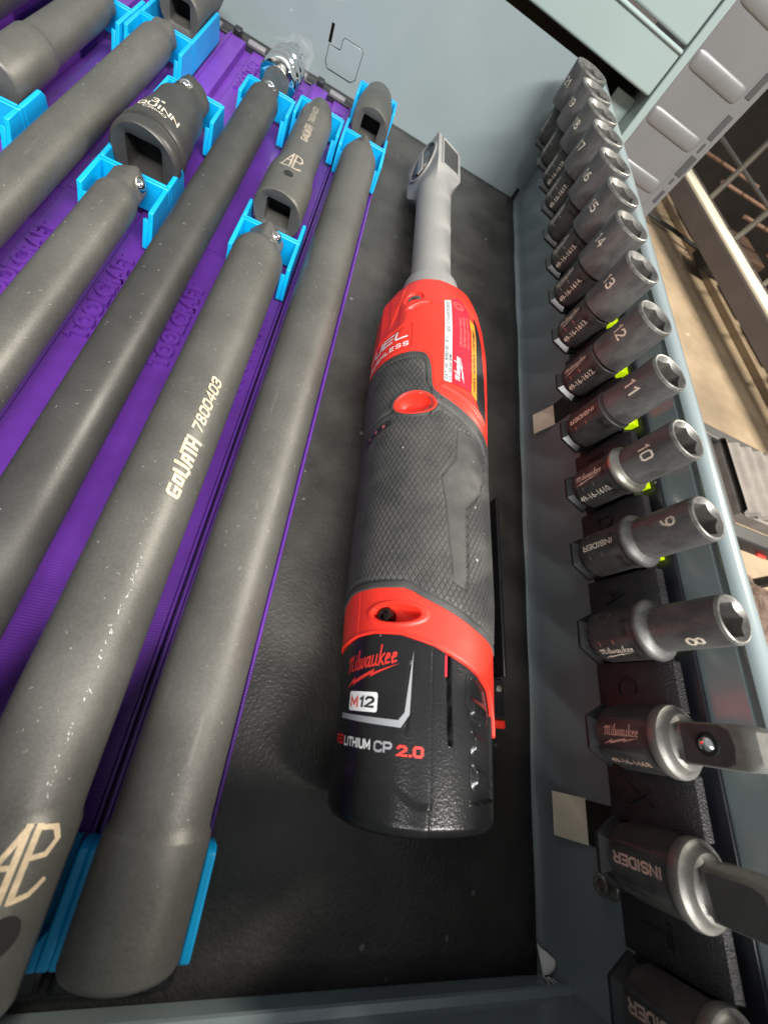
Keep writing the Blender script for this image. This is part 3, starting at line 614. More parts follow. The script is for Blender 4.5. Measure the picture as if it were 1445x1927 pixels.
# near-end cradles: two long blue side lips each
for k in (0, 1):
    xc = RX[k]; a, b = xc - RWD / 2 + 0.01, xc + RWD / 2 - 0.01
    h = thing('end_cradle', (xc, -4.2, 0.5), ['blue end cradle gripping the near end of the rightmost bar', 'blue end cradle at the near end of the tan-lettered bar, lower left corner'][k], 'holder', 'blue printed holders clipped in the rails')
    for s_, x0_, x1_ in ((-1, a, a + 0.2), (1, b - 0.12, b + 0.1)):
        mb = MB(); mb.prism([(-3.05, 0.6), (-3.0, 1.35), (-3.12, 1.55), (-4.55, 1.55), (-4.95, 1.5), (-4.98, 0.6)], 'x', x0_, x1_); at_base(mb.build('side_arm', blue, bevel=0.05, segs=3), h)
        mb = MB(); xs = (x1_ - 0.002, x1_ + 0.38) if s_ < 0 else (x0_ - 0.38, x0_ + 0.002)
        pl = [(xs[0] if s_ < 0 else xs[1], -4.35), (xs[1] if s_ < 0 else xs[0], -4.86), (xs[1] if s_ < 0 else xs[0], -4.96), (xs[0] if s_ < 0 else xs[1], -4.96)]
        mb.prism(pl, 'z', 0.6, 1.48); at_base(mb.build('corner_web', blue, bevel=0.03), h)
    mb = MB(); mb.box(a + 0.2, b - 0.2, -4.97, -3.05, 0.6, 0.8); at_base(mb.build('cradle_floor', blue), h)

def sqr(rr, s=0.82):
    """radius of a rounded square"""
    def f(th):
        n = 7.0; c_, s_ = abs(math.cos(th - PI / 4 + s)), abs(math.sin(th - PI / 4 + s)); return rr / (c_ ** n + s_ ** n) ** (1 / n)
    return f
def bar(name, label, xc, zc, zf, r, yn, yf, rs, ystep, mtl, cat, tipr=None, ball=None, tiltx=0.0, open_near=False, turn=0.5, group=None, tiplen=1.5, near_cap=True):
    """round extension bar: near socket end (radius rs up to ystep), shank r, square drive tip ending at yf"""
    b = thing(name, (xc, (yn + yf) / 2, ZF), label, cat, group)
    L_ = yf - yn
    def fr(a_, b_, t): 
        q = (t - yn) / L_; return (xc + tiltx * (q - 0.5) + a_, t, zc + (zf - zc) * q + b_)
    tr = tipr or r * 0.60
    def rf(rad, t, th):
        if t > yf - tiplen + 0.05:
            k = min(1, (t - (yf - tiplen + 0.05)) / 0.45); return rad * (1 - k) + min(rad * 1.0, sqr(tr, turn)(th) * (rad / r if t > yf - 0.4 else 1)) * k
        return rad
    pr = []
    if rs:
        pr += [(rs - 0.12, yn), (rs - 0.04, yn + 0.04), (rs, yn + 0.12), (rs, ystep - 0.1), (rs - 0.012, ystep - 0.03), (r + 0.02, ystep + 0.04), (r, ystep + 0.25)]
    else: pr += [(r - 0.1, yn), (r - 0.03, yn + 0.05), (r, yn + 0.14)]
    pr += [(r * (0.98), (yn + yf) / 2), (r * 0.96, yf - tiplen - 0.5), (r * 0.95, yf - tiplen - 0.15), (r * 0.9, yf - tiplen + 0.02), (r * 0.82, yf - tiplen + 0.2), (r * 0.8, yf - tiplen + 0.35), (r * 0.8, yf - tiplen + 0.5), (r * 0.8, yf - 0.42), (r * 0.8, yf - 0.14), (r * 0.72, yf - 0.05), (r * 0.62, yf)]
    mb = MB(); mb.lathe(pr, 56, fr, rf, cap=(True, True)); o = mb.build('shank', mtl, b); o.location = -b.location
    if ball is not None:
        th = ball; t = yf - 0.62; rad = sqr(tr, turn)(th) * 0.97
        px, py, pz = fr(rad * math.cos(th), rad * math.sin(th), t)
        nrm = Vector((math.cos(th), 0, math.sin(th)))
        up = nrm.cross(Vector((0, 1, 0)))
        g = lambda a_, b_, t_: tuple(Vector((px, py, pz)) + Vector((0, 1, 0)) * a_ + up * b_ + nrm * t_)
        mb = MB(); mb.lathe([(0.29, -0.06), (0.285, 0.02), (0.25, 0.04), (0.235, 0.0)], 24, g); o = mb.build('ball_seat', greysteel, b); o.location = -b.location
        mb = MB(); mb.lathe([(0.235, 0.0), (0.21, 0.07), (0.155, 0.13), (0.08, 0.165), (0.01, 0.175)], 24, g); o = mb.build('detent_ball', chrome, b); o.location = -b.location
    b['_'] = 0; del b['_']
    return b, fr
def on_bar(fr, r, y, phi):
    """point on the bar surface; phi from the top, positive to the right"""
    return fr(r * math.sin(phi), r * math.cos(phi), y)
bg_ = 'black impact extension bars laid in the rails'
bR, fR = bar('extension_bar', 'rightmost long black extension bar, plain with a smooth near end', 0.15, 2.12, 1.85, 0.95, -4.66, 27.1, 1.03, -2.55, phos, 'extension bar', tipr=0.50, turn=0.0, group=bg_, tiplen=1.75)
bG, fG = bar('extension_bar', 'long black extension bar with tan GOLIATH 7800403 lettering', -2.36, 2.12, 1.95, 0.98, -5.1, 16.85, 1.05, -2.4, phos, 'extension bar', tipr=0.52, ball=0.75, turn=0.0, group=bg_, tiplen=1.65)
b3, f3 = bar('extension_bar', 'thin long black bar ending just below the chrome adapter', -4.80, 2.05, 2.0, 0.74, -5.2, 26.75, None, None, phosdark, 'extension bar', tipr=0.45, ball=1.35, turn=-0.56, group=bg_, tiplen=1.2)
b4, f4 = bar('extension_bar', 'black bar with a ball tip below the short flanged adapter', -7.13, 2.0, 2.0, 0.69, -5.2, 16.3, None, None, phos, 'extension bar', tipr=0.47, ball=0.40, turn=0.385, group=bg_, tiplen=1.5)
b5, f5 = bar('extension_bar', 'second black bar from the upper left, plain tapered tip', -9.48, 2.0, 2.0, 0.68, -5.2, 26.6, None, None, phos, 'extension bar', tipr=0.52, turn=0.6, group=bg_, tiplen=1.3)
b6, f6 = bar('extension_bar', 'stepped black bar at the upper left frame edge', -11.95, 2.0, 2.0, 0.66, 17.6, 26.4, 0.74, 20.4, phos, 'extension bar', tipr=0.55, turn=0.6, group=bg_, tiplen=1.0)
b7, f7 = bar('extension_bar', 'black bar cut off by the upper left corner of the picture', -14.4, 2.0, 2.0, 0.72, 2, 31, None, None, phosdark, 'extension bar', tipr=0.55, group=bg_)

# lettering of the tan-marked bar
t = merge(fit(text2d('GOLIATH', 1, bold=0.03, shear=0.0), 2.0, 0.46), shift(fit(text2d('7800403', 1, bold=0.012, shear=0.25), 1.75, 0.36), 2.15, 0.02))
def mG(u, v): return on_bar(fG, 0.979 + 0.006, 5.2 + u, math.radians(29) - v / 0.98)
blk_goliath = strokes([[(0.62, 0.95), (0.1, 0.95), (0.0, 0.8), (0.0, 0.1), (0.15, 0.0), (0.55, 0.0), (0.6, 0.45), (0.3, 0.45)],
    [(0.95, 0.1), (1.0, 0.85), (1.4, 0.85), (1.35, 0.1), (0.95, 0.1)], [(1.7, 1.1), (1.7, 0.02), (2.15, -0.1)], [(2.3, 1.25), (2.3, 0.05)], [(2.62, -0.1), (2.75, 0.85), (3.1, 0.85), (3.1, -0.05)], [(2.72, 0.35), (3.1, 0.35)],
    [(3.15, 1.12), (4.25, 1.12)], [(3.6, 1.12), (3.6, -0.1)], [(4.0, 0.95), (4.0, 0.0)], [(4.55, 1.1), (4.55, -0.15)], [(4.0, 0.48), (4.55, 0.48)]], 0.24, 0.1)
o = wrap('lettering', merge(fit(blk_goliath, 1.85, 0.50), shift(fit(caps('7800403', 0.22, shear=0.25), 1.9, 0.34), 2.12, 0.03)), mG, laser, bG); o.location = -bG.location
ap = merge(strokes([[(0.07, -1.0), (0.07, 1.0)], [(-0.07 - 0.10, -1.0), (-0.17, 1.0)]], 0.16), strokes([[(-0.17, 0.95), (-0.85, -0.9)], [(-0.17, -0.1), (-0.6, -0.1)], [(-1.0, -0.72), (-0.6, -0.98), (-0.17, -1.0)]], 0.15),
           strokes([[(0.07, 0.95), (0.5, 0.92), (0.68, 0.55), (0.5, 0.15), (0.07, 0.1)], [(0.07, -1.0), (0.45, -0.9), (0.72, -0.6)]], 0.16))
def mAP(u, v): return on_bar(fG, 1.05 + 0.006, -2.93 + v * 0.52, math.radians(29) + u * 0.66 / 1.05)
o = wrap('maker_emblem', ap, mAP, laser, bG); o.location = -bG.location
mb = MB(); p = Vector(on_bar(fG, 1.052, -3.9, math.radians(36))); nn_ = Vector((math.sin(0.628), 0, math.cos(0.628))); uu = Vector((math.cos(0.628), 0, -math.sin(0.628)))
g = lambda a_, b_, t_: tuple(p + uu * a_ + Vector((0, 1, 0)) * b_ + nn_ * t_)
mb.lathe([(0.27, 0.006), (0.25, 0.002)], 24, g); o = mb.build('pin_hole', holdm, bG); o.location = -bG.location
# chalky white scuffs along the bar
mb2 = []
scf = mat('pale_scuff', (0.55, 0.57, 0.56), 0.6)
V2 = []; F2 = []
for i in range(70):
    u = rng.uniform(-0.2, 4.4); l_ = rng.uniform(0.01, 0.06); wv = rng.uniform(0.008, 0.03); off = rng.normal(0, 0.025) + 0.03 * math.sin(u * 3)
    if 0.9 < u < 1.3 and i % 2: continue
    n = len(V2); V2 += [(u, off), (u + l_, off + wv * 0.4), (u + l_ * 0.9, off + wv), (u + l_ * 0.1, off + wv * 0.8)]; F2.append((n, n + 1, n + 2, n + 3))
o = wrap('scuff_marks', (V2, F2), lambda u, v: on_bar(fG, 0.984 + 0.008, -1.8 + u, math.radians(27 - 0.8 * u) - v / 0.98), scf, bG); o.location = -bG.location

for (pb, ff, rr, ya, yb, n, sd) in ((bR, fR, 0.945, -2.3, 20, 34, 1), (bG, fG, 0.975, -2, 14, 34, 2), (b3, f3, 0.735, 0, 24, 30, 3), (b4, f4, 0.685, 4, 14, 14, 4), (b5, f5, 0.675, 12, 24, 14, 5)):
    lint(pb, ff, rr, ya, yb, -35, 50, n, sd)
# short tools lying beyond the bar tips, square drive hole facing the camera
def socket_piece(name, label, cat, xc, zc, yn, yf, prof, mtl, hole, turn, depth=1.2, tip=None, group='short drive pieces in the rails'):
    s = thing(name, (xc, (yn + yf) / 2, ZF), label, cat, group)
    fr = lambda a_, b_, t: (xc + a_, t, zc + b_)
    sq = lambda th: hole / (abs(math.cos(th - turn)) ** 10 + abs(math.sin(th - turn)) ** 10) ** 0.1
    r0 = prof[0][0]
    def rf(rad, t, th):
        if tip and t > yf - tip[1]:
            k = min(1, (t - (yf - tip[1])) / 0.3); return rad * (1 - k) + min(rad, sqr(tip[0], turn)(th)) * k
        return rad
    mb = MB(); mb.lathe(prof, 64, fr, rf, cap=(False, True)); segs = 64
    # front annulus to a square hole, then walls inward
    n0 = len(mb.v); lip = r0 - 0.05
    rings = []
    for (kind, t) in (('c', yn), ('lip', yn + 0.03), ('s', yn + 0.10), ('s', yn + depth)):
        ids = []
        for k in range(segs):
            th = 2 * PI * k / segs; rr = {'c': r0, 'lip': max(lip - 0.06, 0.1) if False else min(r0 - 0.07, sq(th) + 0.16), 's': sq(th)}[kind]
            ids.append(len(mb.v)); mb.v.append(fr(rr * math.cos(th), rr * math.sin(th), t))
        rings.append(ids)
    for a_, b_ in zip(rings[:-1], rings[1:]):
        for k in range(segs): mb.f.append((a_[k], a_[(k + 1) % segs], b_[(k + 1) % segs], b_[k]))
    o = mb.build('body', mtl, s); o.location = -s.location
    mb = MB(); sqv = [fr(sq(2 * PI * k / segs) * 1.02 * math.cos(2 * PI * k / segs), sq(2 * PI * k / segs) * 1.02 * math.sin(2 * PI * k / segs), yn + depth - 0.01) for k in range(segs)]
    mb.add(sqv, [tuple(range(segs))]); o = mb.build('hole_bottom', holdm, s); o.location = -s.location
    return s, fr
# short tan-lettered bar
sG, gG = socket_piece('short_extension', 'short black extension with tan lettering and a square hole, beyond the lettered bar', 'extension bar', -2.36, 1.98, 18.0, 27.6,
    [(0.95, 18.0), (0.99, 18.05), (1.0, 18.15), (1.0, 20.3), (0.97, 20.6), (0.88, 21.1), (0.84, 21.5), (0.82, 25.9), (0.80, 26.3), (0.72, 26.7), (0.66, 27.2), (0.58, 27.5), (0.5, 27.6)], phos, 0.50, 0.0, tip=(0.56, 1.3))
def mS(y, r_): return lambda u, v: gG(r_ * math.sin(math.radians(-2) - v / r_), r_ * math.cos(math.radians(-2) - v / r_), y + u)
o = wrap('lettering', merge(fit(blk_goliath, 1.5, 0.42), shift(fit(caps('7800402', 0.22, shear=0.25), 1.5, 0.28), 1.75, 0.03)), mS(23.2, 0.842), laserd, sG); o.location = -sG.location
o = wrap('maker_emblem', ap, lambda u, v: gG(1.006 * math.sin(u * 0.5), 1.006 * math.cos(u * 0.5), 20.3 + v * 0.5), laserd, sG); o.location = -sG.location
o = wrap('pin_hole', disc2(0, 0, 0.2), lambda u, v: gG(1.006 * math.sin(u), 1.006 * math.cos(u), 19.3 + v), holdm, sG); o.location = -sG.location
# rightmost far piece: only its square-holed end shows
sR, gR = socket_piece('short_extension', 'plain tapered black socket end with a square hole, far end of the rightmost rail', 'extension bar', 0.2, 1.98, 28.6, 34.6,
    [(0.95, 28.6), (1.0, 28.66), (1.02, 28.8), (1.02, 30.6), (0.97, 31.2), (0.90, 31.7), (0.84, 32.2), (0.72, 32.5), (0.6, 32.6)], phos, 0.50, 0.0)
# flanged adapter with 3" marking
sQ, gQ = socket_piece('flanged_adapter', 'short black adapter marked 3 inch with a wide ring end and ball tip', 'adapter', -7.2, 2.0, 17.35, 22.9,
    [(1.10, 17.35), (1.17, 17.42), (1.19, 17.52), (1.19, 17.78), (1.16, 17.83), (1.10, 17.85), (1.10, 18.08), (1.16, 18.10), (1.18, 18.16), (1.18, 18.36), (1.15, 18.46), (1.10, 18.9), (1.08, 19.3), (1.03, 19.7), (0.97, 20.0), (0.94, 20.3), (0.92, 21.2), (0.82, 21.7), (0.8, 22.4), (0.74, 22.75), (0.62, 22.9)], phosdark, 0.62, 0.0, tip=(0.62, 1.6))
def mQ(y, r_, ph): return lambda u, v: gQ(r_ * math.sin(math.radians(ph) + u / r_), r_ * math.cos(math.radians(ph) + u / r_), y + v)
o = wrap('lettering', fit(caps('QUINN', 0.24), 1.5, 0.32), mQ(18.88, 1.125, 4), laserw, sQ); o.location = -sQ.location
o = wrap('lettering', fit(caps('CRMO', 0.18), 0.8, 0.13), mQ(18.56, 1.158, 2), laserw, sQ); o.location = -sQ.location
o = wrap('size_mark', fit(caps('3"', 0.2), 0.42, 0.30), mQ(19.24, 1.10, -4), laserw, sQ); o.location = -sQ.location
mb = MB(); cpt = lambda a_, b_, t: gQ(0.02 + a_, 0.66 + t, 22.0 + b_)
mb.lathe([(0.27, 0.0), (0.26, 0.07), (0.22, 0.1)], 24, cpt); o = mb.build('ball_seat', greysteel, sQ); o.location = -sQ.location
mb = MB(); mb.lathe([(0.22, 0.06), (0.18, 0.14), (0.1, 0.19), (0.01, 0.205)], 20, cpt); o = mb.build('detent_ball', chrome, sQ); o.location = -sQ.location
# black socket end at the top edge
s5, g5 = socket_piece('short_extension', 'black square-holed socket end at the top edge, beyond the second bar from the left', 'extension bar', -9.6, 2.05, 28.6, 33.2,
    [(0.86, 28.6), (0.91, 28.66), (0.92, 28.8), (0.92, 31.8), (0.86, 32.6), (0.8, 33.2)], phos, 0.46, 0.0)
# chrome adapter in a clear sleeve
sC = thing('chrome_adapter', (-4.75, 29.7, ZF), 'polished chrome ringed adapter in clear wrap near the back wall', 'adapter')
fc = lambda a_, b_, t: (-4.72 + a_ + 0.05 * (t - 28), t, 2.0 + b_)
mb = MB(); mb.lathe([(0.62, 27.75), (0.86, 27.8), (0.93, 27.95), (0.93, 28.25), (0.86, 28.32), (0.86, 28.5), (0.93, 28.56), (0.93, 28.9), (0.86, 28.96), (0.86, 29.15), (0.92, 29.2), (0.92, 29.7), (0.8, 29.95), (0.62, 30.1), (0.6, 31.2), (0.5, 31.4)], 48, fc)
o = mb.build('ringed_body', chrome, sC); o.location = -sC.location
mb = MB(); mb.lathe([(0.62, 27.70), (0.60, 27.74), (0.30, 27.76)], 32, fc); o = mb.build('bore', greysteel, sC); o.location = -sC.location
mb = MB(); mb.lathe([(0.50, 30.2), (0.50, 31.9), (0.42, 32.0)], 24, fc, lambda r_, t, th: r_ / (abs(math.cos(th + .5)) ** 8 + abs(math.sin(th + .5)) ** 8) ** .125); o = mb.build('square_drive', chrome, sC); o.location = -sC.location
clear = bpy.data.materials.new('clear_film'); clear.use_nodes = True
cbp = clear.node_tree.nodes['Principled BSDF']; cbp.inputs['Alpha'].default_value = 0.06; cbp.inputs['Roughness'].default_value = 0.06; cbp.inputs['Base Color'].default_value = (0.97, 0.97, 0.97, 1)
def crumple(r_, t, th): return r_ * (1 + 0.13 * math.sin(3 * th + t * 2.1) * math.sin(t * 3.3 + th) + 0.06 * math.sin(7 * th - 3 * t))
mb = MB(); mb.lathe([(0.95, 29.9), (0.94, 30.1), (0.88, 30.6), (0.84, 31.2), (0.8, 31.8), (0.66, 32.4), (0.3, 32.8)], 48, fc, crumple, cap=(False, True)); o = mb.build('clear_sleeve', clear, sC); o.location = -sC.location

# ================================================================== SOCKETS STANDING ALONG THE RIGHT WALL
XS = 10.52
SY = {8: 2.92, 9: 5.45, 10: 7.9, 11: 10.42, 12: 12.9, 13: 15.6, 14: 18.2, 15: 20.65, 16: 23.15, 17: 25.8, 18: 28.1, 19: 30.5, 21: 33.1}
SR = {8: 0.57, 9: 0.61, 10: 0.64, 11: 0.68, 12: 0.73, 13: 0.78, 14: 0.82, 15: 0.86, 16: 0.89, 17: 0.93, 18: 0.95, 19: 0.98, 21: 1.02}
DY = [0.36, -2.2, -4.7]
rl = thing('socket_rail', (11.3, 14, 3.6), 'black printed socket rail with letter tiles clipped to the right drawer wall', 'socket rail')
mb = MB(); mb.prism([(11.72, 3.72), (11.30, 3.72), (11.30, 5.62), (11.52, 5.80), (11.60, 6.30), (11.72, 6.30)], 'y', -6.0, 34.6); at_base(mb.build('back_strip', navy, bevel=0.02), rl)
allY = sorted(list(SY.values()) + DY)
GL = {0: 'T', 1: 'X', 2: 'C', 3: 'A', 4: 'D', 5: 'R', 6: 'O'}
for i in range(len(allY) - 1):
    ya, yb = allY[i] + 0.70, allY[i + 1] - 0.70
    ym = (ya + yb) / 2; hw = max(0.30, (yb - ya) / 2 + 0.04)
    if i < 2: hw += 0.02
    mb = MB(); mb.prism([(11.31, 3.80), (10.92, 3.80), (10.92, 5.66), (11.12, 6.02), (11.31, 6.10)], 'y', ym - hw, ym + hw)
    o = at_base(mb.build('letter_tile', roughpl, bevel=0.025), rl)
    if i in GL:
        t = fit(text2d(GL[i], 1, bold=0.0), 0.50, 0.62)
        q = wrap('raised_letter', t, lambda u, v: (10.915, ym - u * 0.9, 4.75 + v), roughpl, o, maxlen=5)
        so = q.modifiers.new('thickness', 'SOLIDIFY'); so.thickness = 0.09 * S; so.offset = 0
for i, y in enumerate(allY):
    mb = MB()
    hexr = lambda r_, t, th: r_ / max(0.5, math.cos(((th + PI / 6) % (PI / 3)) - PI / 6))
    fr = lambda a_, b_, t: (XS + a_, y + b_, t)
    mb.lathe([(0.62, 4.16), (0.655, 4.19), (0.66, 4.28), (0.53, 4.43), (0.48, 4.50)], 48, fr, hexr); mb.box(XS + 0.3, 11.31, y - 0.45, y + 0.45, 4.22, 4.48)
    at_base(mb.build('hex_foot', footpl, bevel=0.0), rl)
    mb = MB(); mb.prism([(11.60, 5.70), (11.30, 5.66), (11.12, 5.84), (11.28, 6.06), (11.60, 6.04)], 'y', y - 0.30, y + 0.22); at_base(mb.build('neon_clip', neon, bevel=0.02), rl)
# magnet plates hanging below the rail; their mirror shine is painted as pale colour
plate = mat('gilt_painted_shine', (0.95, 0.90, 0.68), 0.25, metal=0.05, var=0.12, vscale=90)
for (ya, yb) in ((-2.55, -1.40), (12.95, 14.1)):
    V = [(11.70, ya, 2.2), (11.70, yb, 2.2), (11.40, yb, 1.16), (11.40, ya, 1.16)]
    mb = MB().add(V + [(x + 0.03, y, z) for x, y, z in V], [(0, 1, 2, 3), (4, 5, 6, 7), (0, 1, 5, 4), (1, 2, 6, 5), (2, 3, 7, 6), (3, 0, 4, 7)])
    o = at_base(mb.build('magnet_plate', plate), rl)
    mb = MB(); mb.box(11.66, 11.74, ya + 0.03, yb - 0.03, 2.24, 3.75); q = mb.build('plate_stem', mat('plate_steel_painted_dim', (0.07, 0.07, 0.06), 0.25, metal=0.7)); q.parent = o  # upper part of the same strip, its dimmer reflection painted in as dark colour

def body_r(th):
    """lower body: rounded hexagon, flats at multiples of 60 degrees"""
    d_ = ((th + PI / 6) % (PI / 3)) - PI / 6
    return min(0.725, 0.665 / math.cos(d_))
def spt(y, r_, th, z): return (XS - r_ * math.cos(th), y - r_ * math.sin(th), z)
CZ = lambda y: (lambda a_, b_, t: (XS - a_, y - b_, t))
LOGO = fit(script_logo(), 1.08, 0.40)
words = {8: ('logo60', None), 9: ('insider', None), 10: ('logo', '49-16-1610.'), 11: ('insider', None), 12: ('logo', '49-16-1612.'), 13: ('logo', '49-16-1613.'), 14: ('logo', '49-16-1614.'),
         15: ('logo', '49-16-1615.'), 16: ('logo', None), 17: ('logo', '49-16-1617.'), 18: ('logo', '49-16-1618'), 19: ('logo', None), 21: ('logo', None)}
slab = {8: 'black impact socket with a slim collared head marked 8, nearest the drivers', 9: 'collared black impact socket marked 9, between the 8 and the 10', 10: 'black impact socket marked 10 with a bright collar ring', 11: 'black impact socket marked 11, right of the bright plate on the wall',
        12: 'black impact socket marked 12, fifth from the drivers', 13: 'black impact socket marked 13, sixth from the drivers', 14: 'black impact socket marked 14, seventh from the drivers', 15: 'black impact socket marked 15, in the far half of the row',
        16: 'black impact socket marked 16, its body bare of part number', 17: 'black impact socket marked 17, fourth from the back wall after the larger ones', 18: 'black impact socket marked 18, third from the back wall', 19: 'black impact socket marked 19, second from the back wall',
        21: 'widest black impact socket, last of the row against the back wall'}
sg = 'impact sockets standing along the right wall'
def print_on_body(s, y, t2, th0, zc, up=1, material=laserw, name='lettering', off=0.008, rr=None):
    """reading direction along the height; up=+1 letters' tops toward +y side"""
    def mp(u, v):
        th = th0 - up * v / 0.69; r_ = (rr or body_r(th)) + off
        return spt(y, r_, th, zc + up * u)
    o = wrap(name, t2, mp, material, s); o.location = -s.location; return o
for sz, y in SY.items():
    R0 = SR[sz]; s = thing('impact_socket', (XS, y, 4.2), slab[sz], 'socket', sg)
    zt = 8.0
    mb = MB()
    def rf(r_, t, th): return min(r_, body_r(th)) if t < 5.75 else (r_ if t > 5.86 else r_)
    mb.lathe([(0.45, 4.45), (0.60, 4.47), (0.68, 4.56), (0.73, 4.70), (0.73, 5.55), (0.73, 5.74), (0.725, 5.80), (0.725, 6.0)], 72, CZ(y), rf, cap=(True, True)); o = mb.build('drive_body', sockl, s); o.location = -s.location
    if sz <= 10:
        mb = MB(); mb.lathe([(0.72, 6.0), (0.77, 6.03), (0.79, 6.1), (0.77, 6.17), (0.71, 6.22), (R0 + 0.04, 6.27), (R0, 6.34)], 64, CZ(y), cap=(True, False)); o = mb.build('collar', sockm if sz != 10 else greysteel, s); o.location = -s.location
        zb = 6.34
    else:
        mb = MB(); mb.lathe([(0.71, 6.0), (0.69, 6.02), (0.69, 6.07), (min(R0, 0.72), 6.10)], 64, CZ(y), cap=(True, False)); o = mb.build('collar', sockl, s); o.location = -s.location
        zb = 6.08
    # head: outside wall, worn bright lip, six-lobed bore
    segs = 72; af = R0 * 0.67
    def hx(th):
        d_ = ((th + 0.3 + PI / 6) % (PI / 3)) - PI / 6; v = af / math.cos(d_); return min(v, af * 1.145)
    mb = MB(); mb.lathe([(R0 - 0.04 if sz > 10 else R0, zb), (R0, zb + 0.05), (R0, zt - 0.09)], segs, CZ(y), cap=(True, False)); o = mb.build('head', sockm, s); o.location = -s.location
    mb = MB(); mb.lathe([(R0 + 0.001, zt - 0.09), (R0 - 0.02, zt - 0.02), (R0 - 0.05, zt), (R0 * 0.87, zt - 0.01), ], segs, CZ(y), cap=(False, False)); o = mb.build('worn_lip', lipsteel, s); o.location = -s.location
    mb = MB(); n0 = 0; fr = CZ(y); rings = []
    for (kind, t) in (('o', zt - 0.01), ('h', zt - 0.02), ('h', zt - 1.25)):
        ids = []
        for k in range(segs):
            th = 2 * PI * k / segs; rr = R0 * 0.87 if kind == 'o' else hx(th); tz = t - (R0 * 0.87 - rr) * 0.8 if (kind == 'h' and t > zt - 1) else t; ids.append(len(mb.v)); mb.v.append(fr(rr * math.cos(th), rr * math.sin(th), tz))
        rings.append(ids)
    for a_, b_ in zip(rings[:-1], rings[1:]):
        for k in range(segs): mb.f.append((a_[k], a_[(k + 1) % segs], b_[(k + 1) % segs], b_[k]))
    mb.f.append(tuple(rings[-1])); o = mb.build('hex_bore', sockin, s); o.location = -s.location
    # size number: upright on the head
    num = str(sz) if sz != 8 else '8'
    thn = math.radians({8: 56, 9: 6}.get(sz, 18)); zn = {8: 7.25, 9: 7.35}.get(sz, 7.15)
    t = caps(num, 0.2, 0.4); hgt = 0.40; t = fit(t, hgt * (0.62 if len(num) == 1 else 1.15), hgt)
    o = wrap('size_number', t, lambda u, v: spt(y, R0 + 0.007, thn + u / R0, zn + v), laserw, s); o.location = -s.location
    kind, pn = words[sz]
    if kind == 'logo': print_on_body(s, y, LOGO, math.radians(2), 5.2, name='maker_logo')
    elif kind == 'logo60': print_on_body(s, y, fit(script_logo(), 1.08, 0.40), math.radians(56), 5.22, name='maker_logo')
    else: print_on_body(s, y, fit(caps('INSIDER', 0.26), 1.05, 0.22), math.radians(2), 5.22, up=-1)
    if pn: print_on_body(s, y, fit(text2d(pn, 1, bold=0.014), 1.16, 0.215), math.radians(56), 5.15, name='part_number')
    for th_d in (30, -30):
        V2 = []; F2 = []
        for zz in (4.88, 5.30):
            n = len(V2); arc = [(-0.10 + 0.2 * i / 8, 0.06 * math.sin(PI * i / 8)) for i in range(9)] + [(0.10 - 0.2 * i / 8, 0.015 * math.sin(PI * i / 8)) for i in range(9)][1:-1]
            V2 += [(a_, b_ + zz - 5.09) for a_, b_ in arc]; F2.append(tuple(range(n, n + len(arc))))
        o = wrap('detent_marks', (V2, F2), lambda u, v: spt(y, body_r(math.radians(th_d) + u / 0.72) + 0.012, math.radians(th_d) + u / 0.72, 5.09 + v), greysteel, s); o.location = -s.location

